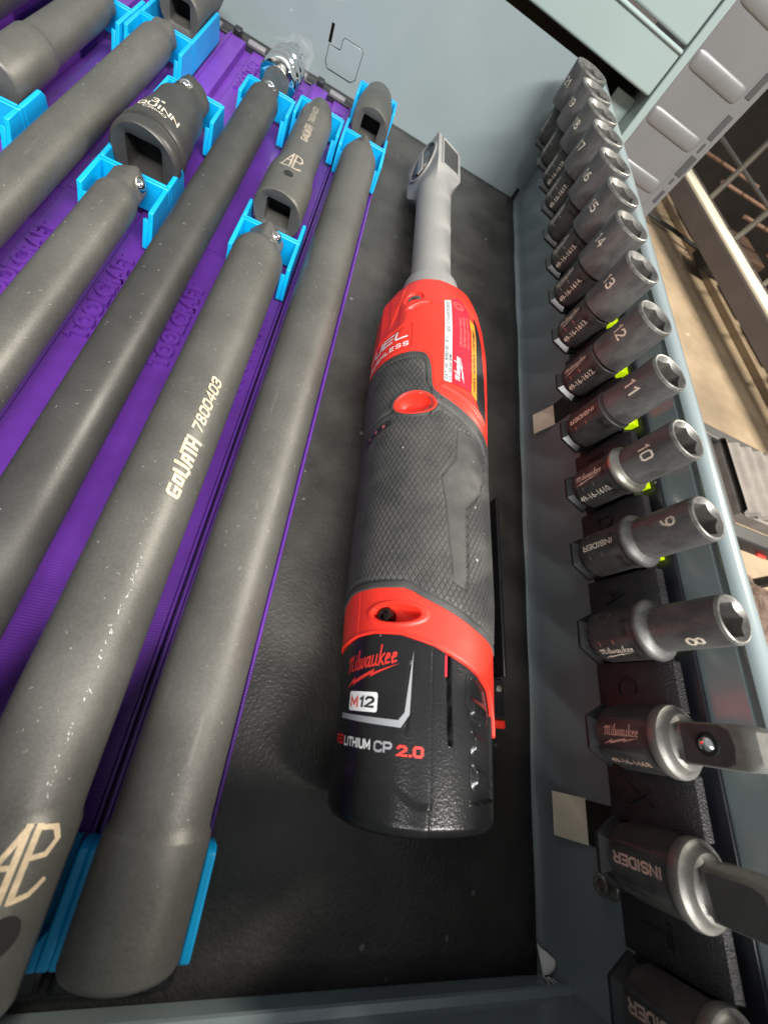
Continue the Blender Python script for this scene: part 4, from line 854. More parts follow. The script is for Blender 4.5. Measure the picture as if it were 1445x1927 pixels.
dl = ['dark hex bit driver with a ball square tip, next to the socket marked 8', 'dark hex driver with a broad bright flange, second from the near corner', 'dark driver marked INSIDER, cut off by the lower right corner']
for i, y in enumerate(DY):
    s = thing('square_driver', (XS, y, 4.2), dl[i], 'driver', 'square drive adapters at the near end of the socket rail')
    hr = lambda r_, t, th: (min(r_, 0.665 / math.cos(((th + PI / 6) % (PI / 3)) - PI / 6)) if t < 6.02 else r_)
    mb = MB(); mb.lathe([(0.45, 4.45), (0.58, 4.47), (0.67, 4.56), (0.67, 4.62), (0.75, 4.7), (0.75, 5.75), (0.71, 5.95), (0.71, 6.0)], 72, CZ(y), hr); o = mb.build('hex_body', sockl, s, bevel=0.0); o.location = -s.location
    mb = MB(); mb.lathe([(0.71, 6.0), (0.76, 6.02), (0.78, 6.08), (0.78, 6.20), (0.76, 6.25), (0.68, 6.27), (0.62, 6.33), (0.58, 6.42)], 72, CZ(y)); o = mb.build('flange', drvsteel, s); o.location = -s.location
    q = 0.42; tw = math.radians([2, 8, 0][i])
    def rs(p, y=y, tw=tw): 
        c_, s__ = math.cos(tw), math.sin(tw); return (XS + p[0] * c_ - p[1] * s__, y + p[0] * s__ + p[1] * c_, p[2])
    def sqp(r_, t, th): return r_ / (abs(math.cos(th)) ** 16 + abs(math.sin(th)) ** 16) ** (1 / 16)
    mb = MB(); mb.lathe([(0.58, 6.41), (0.48, 6.46), (q, 6.55), (q, 7.75), (q * 0.93, 7.88), (q * 0.72, 8.0)], 64, lambda a_, b_, t: rs((-a_, -b_, t)), lambda r_, t, th: sqp(r_, t, th) if t > 6.5 else r_)
    o = mb.build('square_tip', drvsteel, s); o.location = -s.location
    # dark drive face with the ball
    mb = MB(); pl = [(-0.34, 6.60), (0.34, 6.60), (0.38, 6.7), (0.38, 7.4), (0.3, 7.58), (0.0, 7.64), (-0.3, 7.58), (-0.38, 7.4), (-0.38, 6.7)]
    mb.add([rs((-q - 0.006, a_, z)) for a_, z in pl], [tuple(range(len(pl)))]); o = mb.build('oxide_face', sockl, s); o.location = -s.location
    if i == 0:
        g = lambda a_, b_, t: rs((-q - t, a_, 7.12 + b_))
        mb = MB(); mb.lathe([(0.24, 0.005), (0.22, 0.03), (0.19, 0.03), (0.17, -0.01)], 28, g); o = mb.build('ball_seat', holdm, s); o.location = -s.location
        mb = MB(); mb.lathe([(0.165, 0.0), (0.15, 0.07), (0.11, 0.12), (0.05, 0.145), (0.01, 0.15)], 24, g); o = mb.build('detent_ball', chrome, s); o.location = -s.location
    def body_d(th): return min(0.75, 0.665 / math.cos(((th + PI / 6) % (PI / 3)) - PI / 6))
    def prt(t2, th0, zc, up, name):
        o = wrap(name, t2, lambda u, v: spt(y, body_d(th0 - up * v / 0.69) + 0.008, th0 - up * v / 0.69, zc + up * u), mat('etched_rose', (0.50, 0.34, 0.27), 0.5, metal=0.2), s); o.location = -s.location
    if i == 0:
        prt(fit(script_logo(), 1.02, 0.48), 0.0, 5.25, 1, 'maker_logo'); prt(fit(text2d('49-16-1668', 1, bold=0.012), 1.06, 0.19), math.radians(58), 5.18, 1, 'part_number')
    else: prt(fit(caps('INSIDER', 0.26), 1.15, 0.25), math.radians([0, -4, -12][i]), 5.25, -1, 'lettering')

# ================================================================== THE CORDLESS RATCHET
ZA = 2.12
rt = thing('cordless_ratchet', (5.75, 0, 0), 'red and black cordless ratchet with a long grey neck lying on the liner', 'power tool', rz=math.atan(0.052))
TS = np.array([-2.16, -2.08, -1.95, 0, 2, 3.2, 5, 7.5, 9.3, 11.5, 13, 14.2, 15.2, 15.9, 16.3]); RS_ = np.array([1.86, 1.99, 2.06, 2.09, 2.12, 2.18, 2.17, 2.15, 2.20, 2.25, 2.26, 2.18, 2.03, 1.86, 1.66])
def Rt(t, ph):
    """tool body radius (numpy) along t, ph in degrees from the top, + to the right"""
    t = np.asarray(t, float); ph = np.asarray(ph, float); a = np.radians(ph)
    r = np.interp(t, TS, RS_)
    n = 2.25; r = r * (np.abs(np.cos(a)) ** n + np.abs(np.sin(a)) ** n) ** (-1 / n)
    # flat planes on the upper left of the nose
    k = np.clip((t - 12.4) / 1.4, 0, 1) * np.clip((-48 - ph) / 12, 0, 1) * np.clip((ph + 150) / 30, 0, 1)
    rb = np.interp(t, [12, 14, 15.3, 16.3], [2.26, 2.25, 2.16, 1.72])
    c1 = np.cos(np.clip(np.radians(ph + 66), -1.1, 1.1)); c2 = np.cos(np.clip(np.radians(ph + 98), -1.1, 1.1))
    pl = np.minimum(np.interp(t, [12, 14.5, 15.4, 16.3], [2.2, 2.10, 2.02, 1.66]) / c1, np.interp(t, [12, 15.2, 16.3], [2.2, 2.12, 1.72]) / c2)
    r = r * (1 - k) + np.minimum(rb, pl) * k
    return r
def pos(t, ph, r):
    a = np.radians(ph); return np.stack([r * np.sin(a), t, np.maximum(ZA + r * np.cos(a), 0.02)], -1)
def bnd(pts):
    P = np.array(pts, float); return lambda ph: np.interp(ph, P[:, 0], P[:, 1])
b_bat = bnd([(-180, 1.4), (-110, 1.7), (-91, 1.82), (-74, 1.95), (-57, 2.01), (-37, 1.98), (-14, 1.76), (13, 1.36), (26, 1.12), (36, 0.88), (44, 0.35), (52, -0.2), (180, -0.2)])
b_ring = bnd([(-180, 2.7), (-110, 2.8), (-96, 2.98), (-86, 3.12), (-75, 3.17), (-55, 3.18), (-36, 3.16), (-30, 3.08), (-24, 2.95), (-14, 2.80), (0.6, 2.60), (21, 2.27), (38, 2.05), (51, 1.85), (180, 1.6)])
b_fr = bnd([(-180, 11.6), (-107, 11.62), (-58, 11.58), (-40, 11.57), (-31, 11.50), (-27, 11.38), (-24.5, 11.15), (-23, 10.85), (-22.2, 10.4), (-21.6, 10.1), (-20, 9.9), (-15, 9.75), (-6, 9.58), (8, 9.34), (26, 9.04), (42, 8.75), (60, 8.4), (180, 8.3)])
PH = np.unique(np.concatenate([np.linspace(-180, 180, 241), np.linspace(-120, 70, 240)]))
def polydist(T, P, line):
    """distance (cm) from surface points to a (t, ph) polyline"""
    X = np.stack([T, np.radians(P) * 2.15], -1); best = np.full(T.shape, 99.0)
    L_ = np.array([(t, math.radians(p) * 2.15) for t, p in line])
    for a, b in zip(L_[:-1], L_[1:]):
        ab = b - a; k = np.clip(((X - a) @ ab) / (ab @ ab), 0, 1); best = np.minimum(best, np.linalg.norm(X - (a + k[..., None] * ab), axis=-1))
    return best
def inpoly(T, P, poly):
    ins = np.zeros(T.shape, bool); n = len(poly)
    for i in range(n):
        t1, p1 = poly[i]; t2, p2 = poly[(i + 1) % n]
        c_ = ((p1 > P) != (p2 > P)) & (T < (t2 - t1) * (P - p1) / ((p2 - p1) if p2 != p1 else 1e-9) + t1); ins ^= c_
    return ins
gs = lambda d_, w_: np.exp(-(d_ / w_) ** 2)
sstep = lambda x: np.clip(x, 0, 1) ** 2 * (3 - 2 * np.clip(x, 0, 1))
def shell(name, lo, hi, n, material, disp=None, base=0.0, hole=None, lip=0.14, plain=None, endlip=(True, True)):
    """skin between two boundary curves of the tool body; disp(T, P) radial offset, hole(T, P) faces left out"""
    s_ = np.linspace(0, 1, n)[:, None]; T = lo(PH)[None, :] * (1 - s_) + hi(PH)[None, :] * s_; P = np.broadcast_to(PH, T.shape)
    Rr = Rt(T, P) + base + (disp(T, P) if disp else 0)
    pts = pos(T, P, Rr)
    rows = [pts[i] for i in range(n)]; extra0 = extra1 = 0
    if endlip[0]: rows = [pos(T[0] + 0.012, P[0], Rr[0] - lip)] + [pos(T[0], P[0], Rr[0] - 0.03)] + [pos(T[0] + 0.02, P[0], Rr[0] - 0.004)] + rows[1:]; extra0 = 2
    if endlip[1]: rows = rows[:-1] + [pos(T[-1] - 0.02, P[-1], Rr[-1] - 0.004), pos(T[-1], P[-1], Rr[-1] - 0.03), pos(T[-1] - 0.012, P[-1], Rr[-1] - lip)]; extra1 = 2
    m = len(PH); A = np.concatenate(rows) * S; nr = len(rows)
    hm = hole(T, P) if hole is not None else np.zeros(T.shape, bool)
    fs = []
    for i in range(nr - 1):
        si = i - extra0
        for j in range(m - 1):
            if 0 <= si < n - 1 and hm[si, j] and hm[si, j + 1] and hm[si + 1, j] and hm[si + 1, j + 1]: continue
            fs.append((i * m + j, i * m + j + 1, (i + 1) * m + j + 1, (i + 1) * m + j))
    me = bpy.data.meshes.new(name); me.from_pydata([tuple(p) for p in A], [], fs); me.materials.append(material)
    if plain is not None:
        Tx = np.concatenate([np.repeat(T[:1], extra0, 0), T, np.repeat(T[-1:], extra1, 0)]); Px = np.broadcast_to(PH, Tx.shape)
        pv = plain(Tx, Px).ravel(); at = me.attributes.new('plain', 'FLOAT', 'POINT'); at.data.foreach_set('value', pv.astype(np.float32))
        uvl = me.uv_layers.new(name='girth'); idx = np.empty(len(me.loops), np.int32); me.loops.foreach_get('vertex_index', idx)
        uv = np.stack([Tx.ravel()[idx], np.radians(Px.ravel()[idx]) * 2.15], -1).astype(np.float32); uvl.data.foreach_set('uv', uv.ravel())
    for p in me.polygons: p.use_smooth = True
    o = bpy.data.objects.new(name, me); C.objects.link(o); o.parent = rt; return o

# ---- battery pack
b_end = lambda ph: np.full_like(np.asarray(ph, float), -2.16)
def d_bat(T, P):
    d_ = -0.02 * gs(polydist(T, P, [(-2.1, -14), (1.7, -15)]), 0.02)
    d_ = d_ - 0.22 * sstep((0.075 - polydist(T, P, [(-0.30, -1.0), (2.2, -4.2)])) / 0.03)
    d_ = d_ + 0.05 * sstep((-0.95 - 0.55 * sstep((P + 50) / 30) - T) / 0.12) * sstep((-12 - P) / 5)
    lat = inpoly(T, P, [(1.15, 12), (0.55, 11), (0.3, 16), (-1.5, 14), (-1.5, 45), (1.15, 45)])
    d_ = d_ - 0.07 * lat
    for (tc, pc, w1) in ((0.42, 22, 0.20), (-0.35, 24, 0.20), (-1.05, 25, 0.2)):
        d_ = d_ + 0.10 * sstep(1.4 - np.abs(T - tc + 0.012 * (P - pc)) / w1) * sstep((P - pc + 8) / 4) * sstep((pc + 14 - P) / 4)
    d_ = d_ - 0.03 * gs(polydist(T, P, [(1.3, -29.5), (-0.1, -31)]), 0.05)
    return d_
battery = shell('battery_pack', b_end, lambda ph: b_bat(ph) + 0.3, 110, batt, d_bat, base=-0.05, lip=0.3)
mb = MB(); ring = [tuple(p) for p in pos(np.full(PH.shape, -2.16), PH, Rt(np.full(PH.shape, -2.16), PH) - 0.20)]; mb.add(ring[:-1], [tuple(range(len(ring) - 1))]); o = mb.build('end_cap', batt); o.parent = battery
# ---- red rear collar with a screw recess
RC = (2.52, -41.0); RA, RB = 0.25, 0.66
def e_hole(T, P, c_, ra, rb, k=1.0): return ((T - c_[0]) / (ra * k)) ** 2 + (np.radians(P - c_[1]) * 2.15 / (rb * k)) ** 2
def d_ring(T, P):
    return 0.012 * sstep((b_bat(P) + 0.10 - T) / 0.03) - 0.02 * gs(polydist(T, P, [(1.9, -72), (3.1, -72)]), 0.02) + 0.03 * gs(np.sqrt(e_hole(T, P, RC, RA, RB)) - 1.15, 0.12)
collar = shell('rear_collar', b_bat, lambda ph: b_ring(ph) + 0.12, 70, red, d_ring, base=0.01, hole=lambda T, P: e_hole(T, P, RC, RA, RB) < 1.0, lip=0.12)
def cup(name, c_, ra, rb, depth, material, base, parent, skew=(0, 0)):
    V = []; F = []; n = 40; lv = [(1.17, -0.01), (1.12, 0.028), (1.04, 0.03), (0.97, 0.0), (0.96, -0.06), (0.90, -depth * 0.6), (0.70, -depth * 0.92), (0.35, -depth), (0.02, -depth)]
    for (k, dr_) in lv:
        for i in range(n):
            a = 2 * PI * i / n; sk = max(0, -dr_) / depth
            t = c_[0] + ra * k * math.cos(a) + skew[0] * sk; ph = c_[1] + math.degrees((rb * k * math.sin(a) + skew[1] * sk) / 2.15); r_ = float(Rt(t, ph)) + base + dr_
            V.append(tuple(pos(np.array(t), np.array(ph), np.array(r_))))
    for j in range(len(lv) - 1):
        for i in range(n): F.append((j * n + i, j * n + (i + 1) % n, (j + 1) * n + (i + 1) % n, (j + 1) * n + i))
    mb = MB().add(V, F); o = mb.build(name, material); o.parent = parent; return o
cup('screw_recess', RC, RA, RB, 0.42, red, 0.01, collar, (-0.05, -0.1))
def tframe(t, ph, r):
    """local frame on the tool surface: across, along, out"""
    a = math.radians(ph); p = Vector((r * math.sin(a), t, ZA + r * math.cos(a))); nrm = Vector((math.sin(a), 0, math.cos(a))); ax = Vector((0, 1, 0)); ac = Vector((math.cos(a), 0, -math.sin(a)))
    return lambda u, v, w_: tuple(p + ac * u + ax * v + nrm * w_)
fr = tframe(2.50, -50.5, 1.96)
mb = MB(); mb.lathe([(0.20, -0.2), (0.20, 0.12), (0.18, 0.17), (0.13, 0.18), (0.11, 0.12), (0.10, 0.05)], 24, fr); 
for k in range(6):
    a = k * PI / 3; mb.box(0.17 * math.cos(a) - 0.035, 0.17 * math.cos(a) + 0.035, 0.17 * math.sin(a) - 0.035, 0.17 * math.sin(a) + 0.035, -0.1, 0.15, lambda q: fr(*q))
o = mb.build('torx_screw', mat('dark_bronze_screw', (0.05, 0.035, 0.03), 0.3, metal=0.8)); o.parent = collar

# ---- rubber grip
GC = (9.30, -35.5); GA, GB = 0.41, 0.60
panel = [(8.55, 1.5), (7.45, 0.5), (6.62, -12.5), (5.9, -9.2), (3.52, -2.2), (3.34, 8.0), (3.6, 9.8), (5.8, 10.5), (6.55, 27), (7.6, 36), (8.2, 36), (8.5, 20)]
band1 = [(8.62, -112), (8.86, -90), (9.02, -72), (9.12, -55)]; band2 = [(9.36, -16), (9.12, -2), (8.82, 14), (8.5, 28), (8.0, 44)]
band3 = [(9.08, -16), (8.86, -2), (8.60, 9)]; band4 = [(8.42, -112), (8.66, -90), (8.80, -72), (8.88, -58)]
frl = [(float(b_fr(p)), p) for p in np.linspace(-125, 75, 160)]; rgl = [(float(b_ring(p)), p) for p in np.linspace(-125, 75, 120)]
tile_i = [(11.30, -112), (11.30, -60), (11.28, -36), (11.2, -31), (11.0, -28.5), (10.2, -27.2), (9.98, -25), (9.6, -14)]
def d_grip(T, P):
    e = np.sqrt(e_hole(T, P, GC, GA, GB))
    d_ = 0.035 * gs(e - 1.22, 0.10)
    for bl in (band1, band2): d_ = d_ - 0.07 * gs(polydist(T, P, bl), 0.07)
    for bl in (band3, band4): d_ = d_ - 0.035 * gs(polydist(T, P, bl), 0.035)
    d_ = d_ - 0.05 * gs(polydist(T, P, tile_i), 0.03)
    pd = polydist(T, P, panel + panel[:1]); ip = inpoly(T, P, panel)
    d_ = d_ - 0.055 * gs(pd, 0.045) - np.where(ip, 0.03 * sstep(pd / 0.1), 0)
    d_ = d_ - np.where(ip, 0.010 * np.sin((T * 9 + np.radians(P) * 8)) * sstep((T - 6.0) / 0.5) * sstep((P - 5) / 8), 0)
    d_ = d_ - 0.05 * gs(polydist(T, P, [(t + 0.24, p) for t, p in rgl]), 0.05)
    return d_
def plain_grip(T, P):
    e = np.sqrt(e_hole(T, P, GC, GA, GB)); pl = np.zeros(T.shape)
    pl = np.maximum(pl, sstep((0.26 - polydist(T, P, frl)) / 0.06)); pl = np.maximum(pl, sstep((0.26 - polydist(T, P, rgl)) / 0.05))
    pl = np.maximum(pl, sstep((1.4 - e) / 0.1)); pl = np.maximum(pl, inpoly(T, P, panel) * 1.0)
    for bl in (band1, band2): pl = np.maximum(pl, sstep((0.22 - polydist(T, P, bl)) / 0.06))
    lb = inpoly(T, P, [(8.85, -54), (8.50, -54), (8.2, -80), (8.2, -112), (8.5, -112), (8.72, -80)]); pl = np.maximum(pl, lb * 1.0)
    return pl
grip = shell('rubber_grip', b_ring, b_fr, 230, gripm, d_grip, base=0.045, hole=lambda T, P: e_hole(T, P, GC, GA, GB) < 1.0, lip=0.1, plain=plain_grip)
cup('thumb_recess', GC, GA, GB, 0.45, red, 0.045, grip, (-0.05, -0.12))
fr = tframe(9.05, -50, 2.05)
mb = MB(); mb.lathe([(0.12, -0.1), (0.12, 0.04), (0.09, 0.07), (0.05, 0.06)], 18, fr); o = mb.build('inner_screw', mat('dark_bronze_screw', (0.05, 0.035, 0.03), 0.3, metal=0.8)); o.parent = grip
def tmap(base, off=0.012):
    return lambda t, ph: tuple(pos(np.array(t), np.array(ph), Rt(t, ph) + base + off))
def across(t0, ph0, base, off=0.012):
    """text reading around the girth, letter tops toward the nose"""
    g = tmap(base, off); return lambda u, v: g(t0 + v, ph0 + math.degrees(u / 2.15))
def along(t0, ph0, base, off=0.012):
    """text reading toward the nose, letter tops to the left"""
    g = tmap(base, off); return lambda u, v: g(t0 + u, ph0 - math.degrees(v / 2.15))
o = wrap('gauge_window', poly2([(-0.85, -0.30), (-0.2, -0.10), (0.34, 0.0), (0.40, 0.06), (0.40, 0.19), (0.3, 0.20), (-0.2, 0.11), (-0.85, -0.10)]), across(8.55, -65, 0.045, 0.016), inkblack, grip)
for du in (-0.24, 0.10): wrap('gauge_light', disc2(du, 0.045 + du * 0.16, 0.062), across(8.55, -65, 0.045, 0.024), mat('dim_red_lens', (0.42, 0.10, 0.11), 0.35), grip)
wrap('gauge_light', disc2(-0.58, -0.08, 0.05), across(8.55, -65, 0.045, 0.024), mat('dim_red_lens', (0.42, 0.10, 0.11), 0.35), grip)

# ---- red nose housing
b_nose = bnd([(-180, 16.0), (-120, 16.1), (-96, 16.25), (-75, 16.25), (-57, 16.2), (-21, 16.1), (3, 16.05), (31, 16.0), (180, 16.0)])
fuelp = [(11.74, -118), (11.74, -42.5), (11.85, -40.5), (12.95, -40.5), (13.08, -42.5), (12.9, -118)]
def d_nose(T, P):
    ip = inpoly(T, P, fuelp); pd = polydist(T, P, fuelp + fuelp[:1])
    d_ = -np.where(ip, 0.035 * sstep(pd / 0.05), 0)
    d_ = d_ - 0.26 * sstep(1.15 - np.sqrt(((T - 14.02 - 0.010 * (P + 38)) / 0.13) ** 2 + ((P + 37) / 13) ** 2)) * 1.0
    d_ = d_ - 0.08 * sstep((0.40 - np.hypot(T - 14.55, np.radians(P + 43) * 2.15)) / 0.05)
    d_ = d_ + 0.05 * sstep(1 - polydist(T, P, [(10.15, -13), (10.0, 2), (9.75, 20), (9.4, 36)]) / 0.13)
    d_ = d_ - 0.03 * gs(polydist(T, P, [(t + 0.1, p) for t, p in frl]), 0.03)
    lab = inpoly(T, P, [(10.32, -12.2), (14.45, -12.2), (15.05, 5), (14.3, 26), (10.3, 26)]); d_ = d_ - 0.02 * lab
    # raised wedge running back from the left shoulder
    wd = inpoly(T, P, [(16.3, -80), (16.3, -52), (14.8, -56), (13.2, -70)]); d_ = d_ + 0.03 * wd * sstep(polydist(T, P, [(16.3, -52), (14.8, -56), (13.2, -70), (16.3, -80)]) / 0.10)
    d_ = d_ - 0.02 * sstep((T - 13.35) / 0.15) * sstep((-15 - P) / 8) * sstep((P + 58) / 8)
    return d_
nose = shell('nose_housing', b_fr, b_nose, 210, red, d_nose, base=0.02, lip=0.5)
fr = tframe(14.55, -43, 2.06)
mb = MB(); mb.lathe([(0.27, -0.02), (0.26, 0.05), (0.22, 0.07), (0.12, 0.065), (0.10, 0.0)], 28, fr); o = mb.build('nose_screw', mat('dark_screw_steel', (0.16, 0.15, 0.14), 0.35, metal=0.6)); o.parent = nose
mb = MB()
for k in range(3):
    a = k * PI / 3; c_, s__ = math.cos(a), math.sin(a); mb.box(-0.13, 0.13, -0.03, 0.03, 0.066, 0.07 + 0.001 * k, lambda q: fr(q[0] * c_ - q[1] * s__, q[0] * s__ + q[1] * c_, q[2]))
o = mb.build('screw_star', holdm); o.parent = nose
fu = strokes([[(0.0, 0.0), (0.0, 0.8), (0.15, 1.0), (0.9, 1.0)], [(0.0, 0.5), (0.8, 0.5)], [(1.2, 1.0), (1.2, 0.2), (1.35, 0.0), (1.95, 0.0), (2.1, 0.2), (2.1, 1.0)], [(3.3, 1.0), (2.4, 1.0), (2.4, 0.0), (3.3, 0.0)], [(2.4, 0.5), (3.25, 0.5)], [(3.6, 1.0), (3.6, 0.2), (3.75, 0.0), (4.5, 0.0)]], 0.19, 0.12)
o = wrap('printed_name', fit(fu, 2.30, 0.44), across(12.58, -75.5, -0.01, 0.012), inkwhite, nose)
o = wrap('printed_name', fit(caps('BRUSHLESS', 0.22, 0.55), 2.35, 0.22), across(12.04, -75, -0.01, 0.012), inkwhite, nose)
# rating label
lt0, lt1 = 10.34, 14.42
pa = -12.0
def lab(name, poly_tp, m, off): 
    V2 = [(t, p) for t, p in poly_tp]; g = tmap(0.0, off)
    bm_t = ([(t, math.radians(p) * 2.15) for t, p in V2], [tuple(range(len(V2)))])
    return wrap(name, bm_t, lambda u, v: g(u, math.degrees(v / 2.15)), m, nose, maxlen=0.12)
LABm = lab('rating_label', [(lt0, -4.6), (14.58, -4.6), (15.0, 3.5), (14.85, 9), (14.3, 16.4), (lt0 - 0.05, 16.4)], inkdred, 0.026)
lab('silver_strip', [(lt0, pa + 0.6), (lt0 + 0.06, pa), (lt1 - 0.02, pa), (14.56, -4.7), (lt0, -4.7)], silver, 0.030)
lab('warning_strip', [(10.25, 16.5), (13.9, 16.5), (13.8, 23.0), (10.05, 23.0)], inkorange, 0.03)
lab('black_strip', [(10.0, 23.1), (13.9, 23.1), (14.3, 24), (13.6, 30), (11.5, 36), (9.3, 40), (9.5, 30)], inkblack, 0.034)
g = lambda t0, ph0: along(t0, ph0, 0.0, 0.036)
wrap('fine_print', fit(caps('CAT. NO. 3050-20  12 V', 0.2, 0.3), 2.0, 0.115), g(11.42, -9.9), inkblack, nose)
wrap('fine_print', fit(caps('SER. N77AH05310187D', 0.14, 0.3, 0.15), 1.75, 0.13), g(13.5, -8.4), inkblack, nose)
wrap('fine_print', fit(text2d('n 0 - 350 min /RPM', 1, bold=0.012), 1.15, 0.095), g(11.0, -6.3), inkblack, nose)
wrap('maker_logo', fit(script_logo(), 1.15, 0.40), g(11.05, 2.6), inkwhite, nose)
wrap('fine_print', merge(*[shift(fit(text2d(s_, 1), w_, 0.10), dx, -0.16 * i) for i, (s_, w_, dx) in enumerate((('CORDLESS RATCHET WRENCH', 1.5, 0), ('MATRACA INALAMBRICA', 1.6, 0.1), ('CLE A CLIQUET SANS FIL', 1.7, 0.15)))]), g(12.9, 4.2), inkpink, nose)
wrap('fine_print', merge(*[shift(fit(text2d(s_, 1), w_, 0.055), dx, -0.085 * i) for i, (s_, w_, dx) in enumerate((('To reduce the risk of injury user must read operator manual', 2.7, 0), ('Para reducir el riesgo de lesiones lea el manual', 2.6, 0), ('Afin de reduire le risque de blessures lire le manuel', 2.7, 0)))]), g(12.0, 14.5), inkblack, nose)
wrap('label_roundel', merge(ring2(0, 0, 0.20, 0.23), ring2(0, 0, 0.11, 0.13)), g(14.35, 3.5), inkpink, nose)
wrap('fine_print', fit(text2d('! WARNING   ! ADVERTENCIA   ! AVERTISSEMENT', 1, bold=0.02), 3.1, 0.11), g(11.85, 19.8), inkblack, nose)

# battery print
wrap('maker_logo', rot2(fit(script_logo(), 1.9, 0.86), math.radians(9)), across(1.24, -62, -0.05), inkred, battery)
V2 = []
for (cx, cy, a0) in ((0.46, 0.16, 0), (-0.46, 0.16, PI / 2), (-0.46, -0.16, PI), (0.46, -0.16, 1.5 * PI)):
    for i in range(5): a = a0 + PI / 2 * i / 4; V2.append((cx + 0.06 * math.cos(a), cy + 0.06 * math.sin(a)))
wrap('size_badge', poly2(V2), across(0.41, -64.5, -0.05, 0.012), inkwhite, battery)
wrap('size_print', shift(fit(caps('M', 0.27), 0.34, 0.27), -0.27, 0), across(0.41, -64.5, -0.05, 0.020), inkred, battery)
wrap('size_print', shift(fit(caps('12', 0.25, 0.3, shear=0.1), 0.50, 0.27), 0.2, 0), across(0.41, -64.5, -0.05, 0.020), inkblack, battery)
gl = [(1.62, -28.0), (0.20, -29.0), (-0.08, -34.2), (0.0, -90), (0.12, -90), (0.07, -36.0), (0.24, -32.2)]
wrap('grey_outline', ([(t, math.radians(p) * 2.15) for t, p in gl], [tuple(range(len(gl)))]), lambda u, v: tmap(-0.05)(u, math.degrees(v / 2.15)), inkgrey, battery)
wrap('chemistry_print', shift(fit(caps('RED', 0.25), 0.55, 0.22), -1.46, 0), across(-0.48, -51, -0.05), inkred, battery)
wrap('chemistry_print', shift(fit(caps('LITHIUM', 0.27, 0.36), 1.02, 0.23), -0.62, 0), across(-0.48, -51, -0.05), inkwhite, battery)
wrap('chemistry_print', shift(fit(caps('CP', 0.26), 0.46, 0.23), 0.22, -0.02), across(-0.48, -51, -0.05), inkgrey, battery)
wrap('chemistry_print', shift(fit(caps('2.0', 0.3), 0.66, 0.23), 0.86, -0.06), across(-0.48, -51, -0.05), inkred, battery)
wrap('red_sliver', rect2(0.06, 0.5), across(1.35, -5.2, -0.05, 0.004), inkdred, battery)

# ---- grey neck and angled head
zf = lambda a_, b_, t: (a_, t, ZA + b_)
mb = MB(); mb.lathe([(1.55, 15.9), (1.52, 16.2), (1.30, 16.4), (1.29, 17.5), (1.25, 17.68), (1.12, 17.76), (1.0, 17.8)], 64, zf); o = mb.build('neck_collar', greyhead); o.parent = rt
mb = MB(); mb.lathe([(0.985, 17.75), (0.965, 18.2), (0.93, 19.5), (0.92, 25.6)], 64, zf); o = mb.build('neck_tube', greyhead); o.parent = rt
head = bpy.data.objects.new('ratchet_head', None)
TL, TR, BR, BL = (-0.42, 3.32), (1.22, 2.86), (0.72, 0.40), (-1.12, 0.92)
def lerp2(a, b, k): return (a[0] + (b[0] - a[0]) * k, a[1] + (b[1] - a[1]) * k)
def sect(t, k, grow=1.0, n=64):
    """blend from the round neck (k=0) to the boxy head (k=1)"""
    cx = (TL[0] + TR[0] + BR[0] + BL[0]) / 4; cz = (TL[1] + TR[1] + BR[1] + BL[1]) / 4; out = []
    quad = [TL, TR, BR, BL]
    for i in range(n):
        s_ = i / n * 4; e = int(s_) % 4; f_ = s_ - int(s_)
        bx = lerp2(quad[e], quad[(e + 1) % 4], f_); bx = (cx + (bx[0] - cx) * grow, cz + (bx[1] - cz) * grow)
        a = math.atan2(bx[1] - cz, bx[0] - cx); ci = (0.92 * math.cos(a), ZA + 0.92 * math.sin(a))
        p = lerp2(ci, bx, k); out.append((p[0], t, p[1]))
    return out
V = []; F = []; n = 64
secs = [(25.3, 0.0, 1), (25.7, 0.12, 1), (26.0, 0.40, 1), (26.3, 0.75, 1), (26.6, 0.97, 1), (26.75, 1.0, 1.0), (28.0, 1.0, 1.0), (29.4, 1.0, 1.0), (29.6, 1.0, 0.97), (29.7, 1.0, 0.90)]
for (t, k, g_) in secs: V += sect(t, k, g_, n)
for j in range(len(secs) - 1):
    for i in range(n): F.append((j * n + i, j * n + (i + 1) % n, (j + 1) * n + (i + 1) % n, (j + 1) * n + i))
F.append(tuple((len(secs) - 1) * n + i for i in range(n)))
mb = MB().add(V, F); hd = mb.build('ratchet_head', greyhead); hd.parent = rt
def face(a, b, u, out): 
    p = lerp2(a, b, u); dx, dz = b[0] - a[0], b[1] - a[1]; l_ = math.hypot(dx, dz); nx_, nz_ = -dz / l_, dx / l_
    return (p[0] + nx_ * out, p[1] + nz_ * out)
# dark square drive window on the upper right face (open frame standing round it)
mb = MB(); q = [(0.22, 26.85), (0.86, 27.15), (0.86, 29.15), (0.22, 29.15)]
mb.add([(face(TL, TR, u, 0.006)[0], t, face(TL, TR, u, 0.006)[1]) for u, t in q], [(0, 1, 2, 3)]); o = mb.build('drive_window', mat('window_grey_black', (0.035, 0.034, 0.033), 0.35)); o.parent = hd
mb = MB()
for (u0, u1, t0, t1) in ((0.16, 0.22, 26.7, 29.3), (0.86, 0.93, 27.0, 29.3), (0.16, 0.93, 29.15, 29.3)):
    vs = []
    for out in (0.0, 0.07):
        for (u, t) in ((u0, t0), (u1, t0), (u1, t1), (u0, t1)): x, z = face(TL, TR, u, out); vs.append((x, t, z))
    mb.add(vs, [(0, 1, 2, 3), (4, 5, 6, 7), (0, 1, 5, 4), (1, 2, 6, 5), (2, 3, 7, 6), (3, 0, 4, 7)])
o = mb.build('window_frame', greyhead, bevel=0.02); o.parent = hd
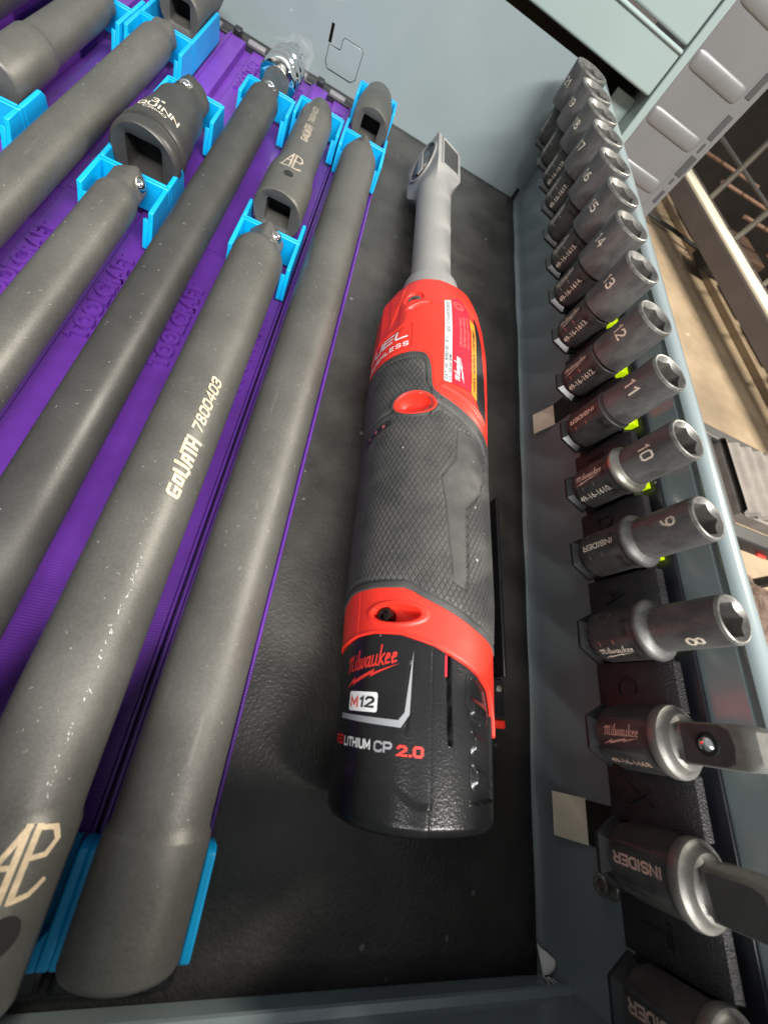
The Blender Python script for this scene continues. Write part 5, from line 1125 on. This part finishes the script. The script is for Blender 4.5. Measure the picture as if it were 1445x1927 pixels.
# reversing dial on the left face
FL = lambda u, out: face(BL, TL, u, out)
def disk_on_left(name, rad_t, rad_u, tc, uc, o0, o1, m, inner=0.0, n=40):
    mb = MB(); L0 = math.hypot(TL[0] - BL[0], TL[1] - BL[1]); V = []; F = []
    ring = lambda k, out: [(FL(uc + rad_u * k * math.cos(2 * PI * i / n) / L0, out)[0], tc + rad_t * k * math.sin(2 * PI * i / n), FL(uc + rad_u * k * math.cos(2 * PI * i / n) / L0, out)[1]) for i in range(n)]
    lv = [(1.0, o0), (1.0, o1)] + ([(inner, o1), (inner, o0)] if inner else [])
    for k, out in lv: V += ring(k, out)
    for j in range(len(lv) - 1):
        for i in range(n): F.append((j * n + i, j * n + (i + 1) % n, (j + 1) * n + (i + 1) % n, (j + 1) * n + i))
    if not inner: F.append(tuple(n + i for i in range(n)))
    mb.add(V, F); o = mb.build(name, m, bevel=0.0); o.parent = hd; return o
disk_on_left('dial_seat', 1.2, 1.0, 28.2, 0.52, 0.0, 0.012, mat('window_grey_black', (0.035, 0.034, 0.033), 0.35))
disk_on_left('dial_ring', 1.28, 1.08, 28.2, 0.52, 0.0, 0.10, greyhead, inner=0.90)
disk_on_left('reverse_dial', 0.72, 0.62, 28.1, 0.5, 0.01, 0.12, greysteel)
mb = MB(); L0 = math.hypot(TL[0] - BL[0], TL[1] - BL[1]); vs = []
for out in (0.12, 0.22):
    for (u, t) in ((0.42, 27.1), (0.58, 27.1), (0.58, 28.9), (0.42, 28.9)): x, z = FL(u, out); vs.append((x, t, z))
mb.add(vs, [(0, 1, 2, 3), (4, 5, 6, 7), (0, 1, 5, 4), (1, 2, 6, 5), (2, 3, 7, 6), (3, 0, 4, 7)]); o = mb.build('dial_lever', greyhead, bevel=0.04); o.parent = hd
bpy.data.objects.remove(head)

# ---- paddle lever on the far side, with its red lock
mb = MB(); mb.prism([(8.2, 1.75), (8.05, 1.1), (1.6, 1.1), (1.5, 1.2), (1.5, 1.75)], 'x', 3.44, 3.60); mb.box(1.8, 3.5, 1.6, 7.9, 1.0, 1.15); o = mb.build('paddle_lever', batt, bevel=0.05); o.parent = rt
mb = MB(); mb.box(1.9, 3.58, 0.25, 1.46, 0.9, 1.55); o = mb.build('paddle_mount', batt, bevel=0.08); o.parent = rt
mb = MB(); mb.lathe([(0.10, -0.05), (0.10, 0.04), (0.05, 0.05)], 16, lambda a_, b_, t: (3.35 + a_, 1.15 + b_, 1.55 + t)); o = mb.build('mount_screw', greysteel); o.parent = rt
mb = MB(); mb.box(2.0, 3.66, -0.02, 0.24, 1.15, 1.45); o = mb.build('lock_tab', red, bevel=0.06, segs=3); o.parent = rt
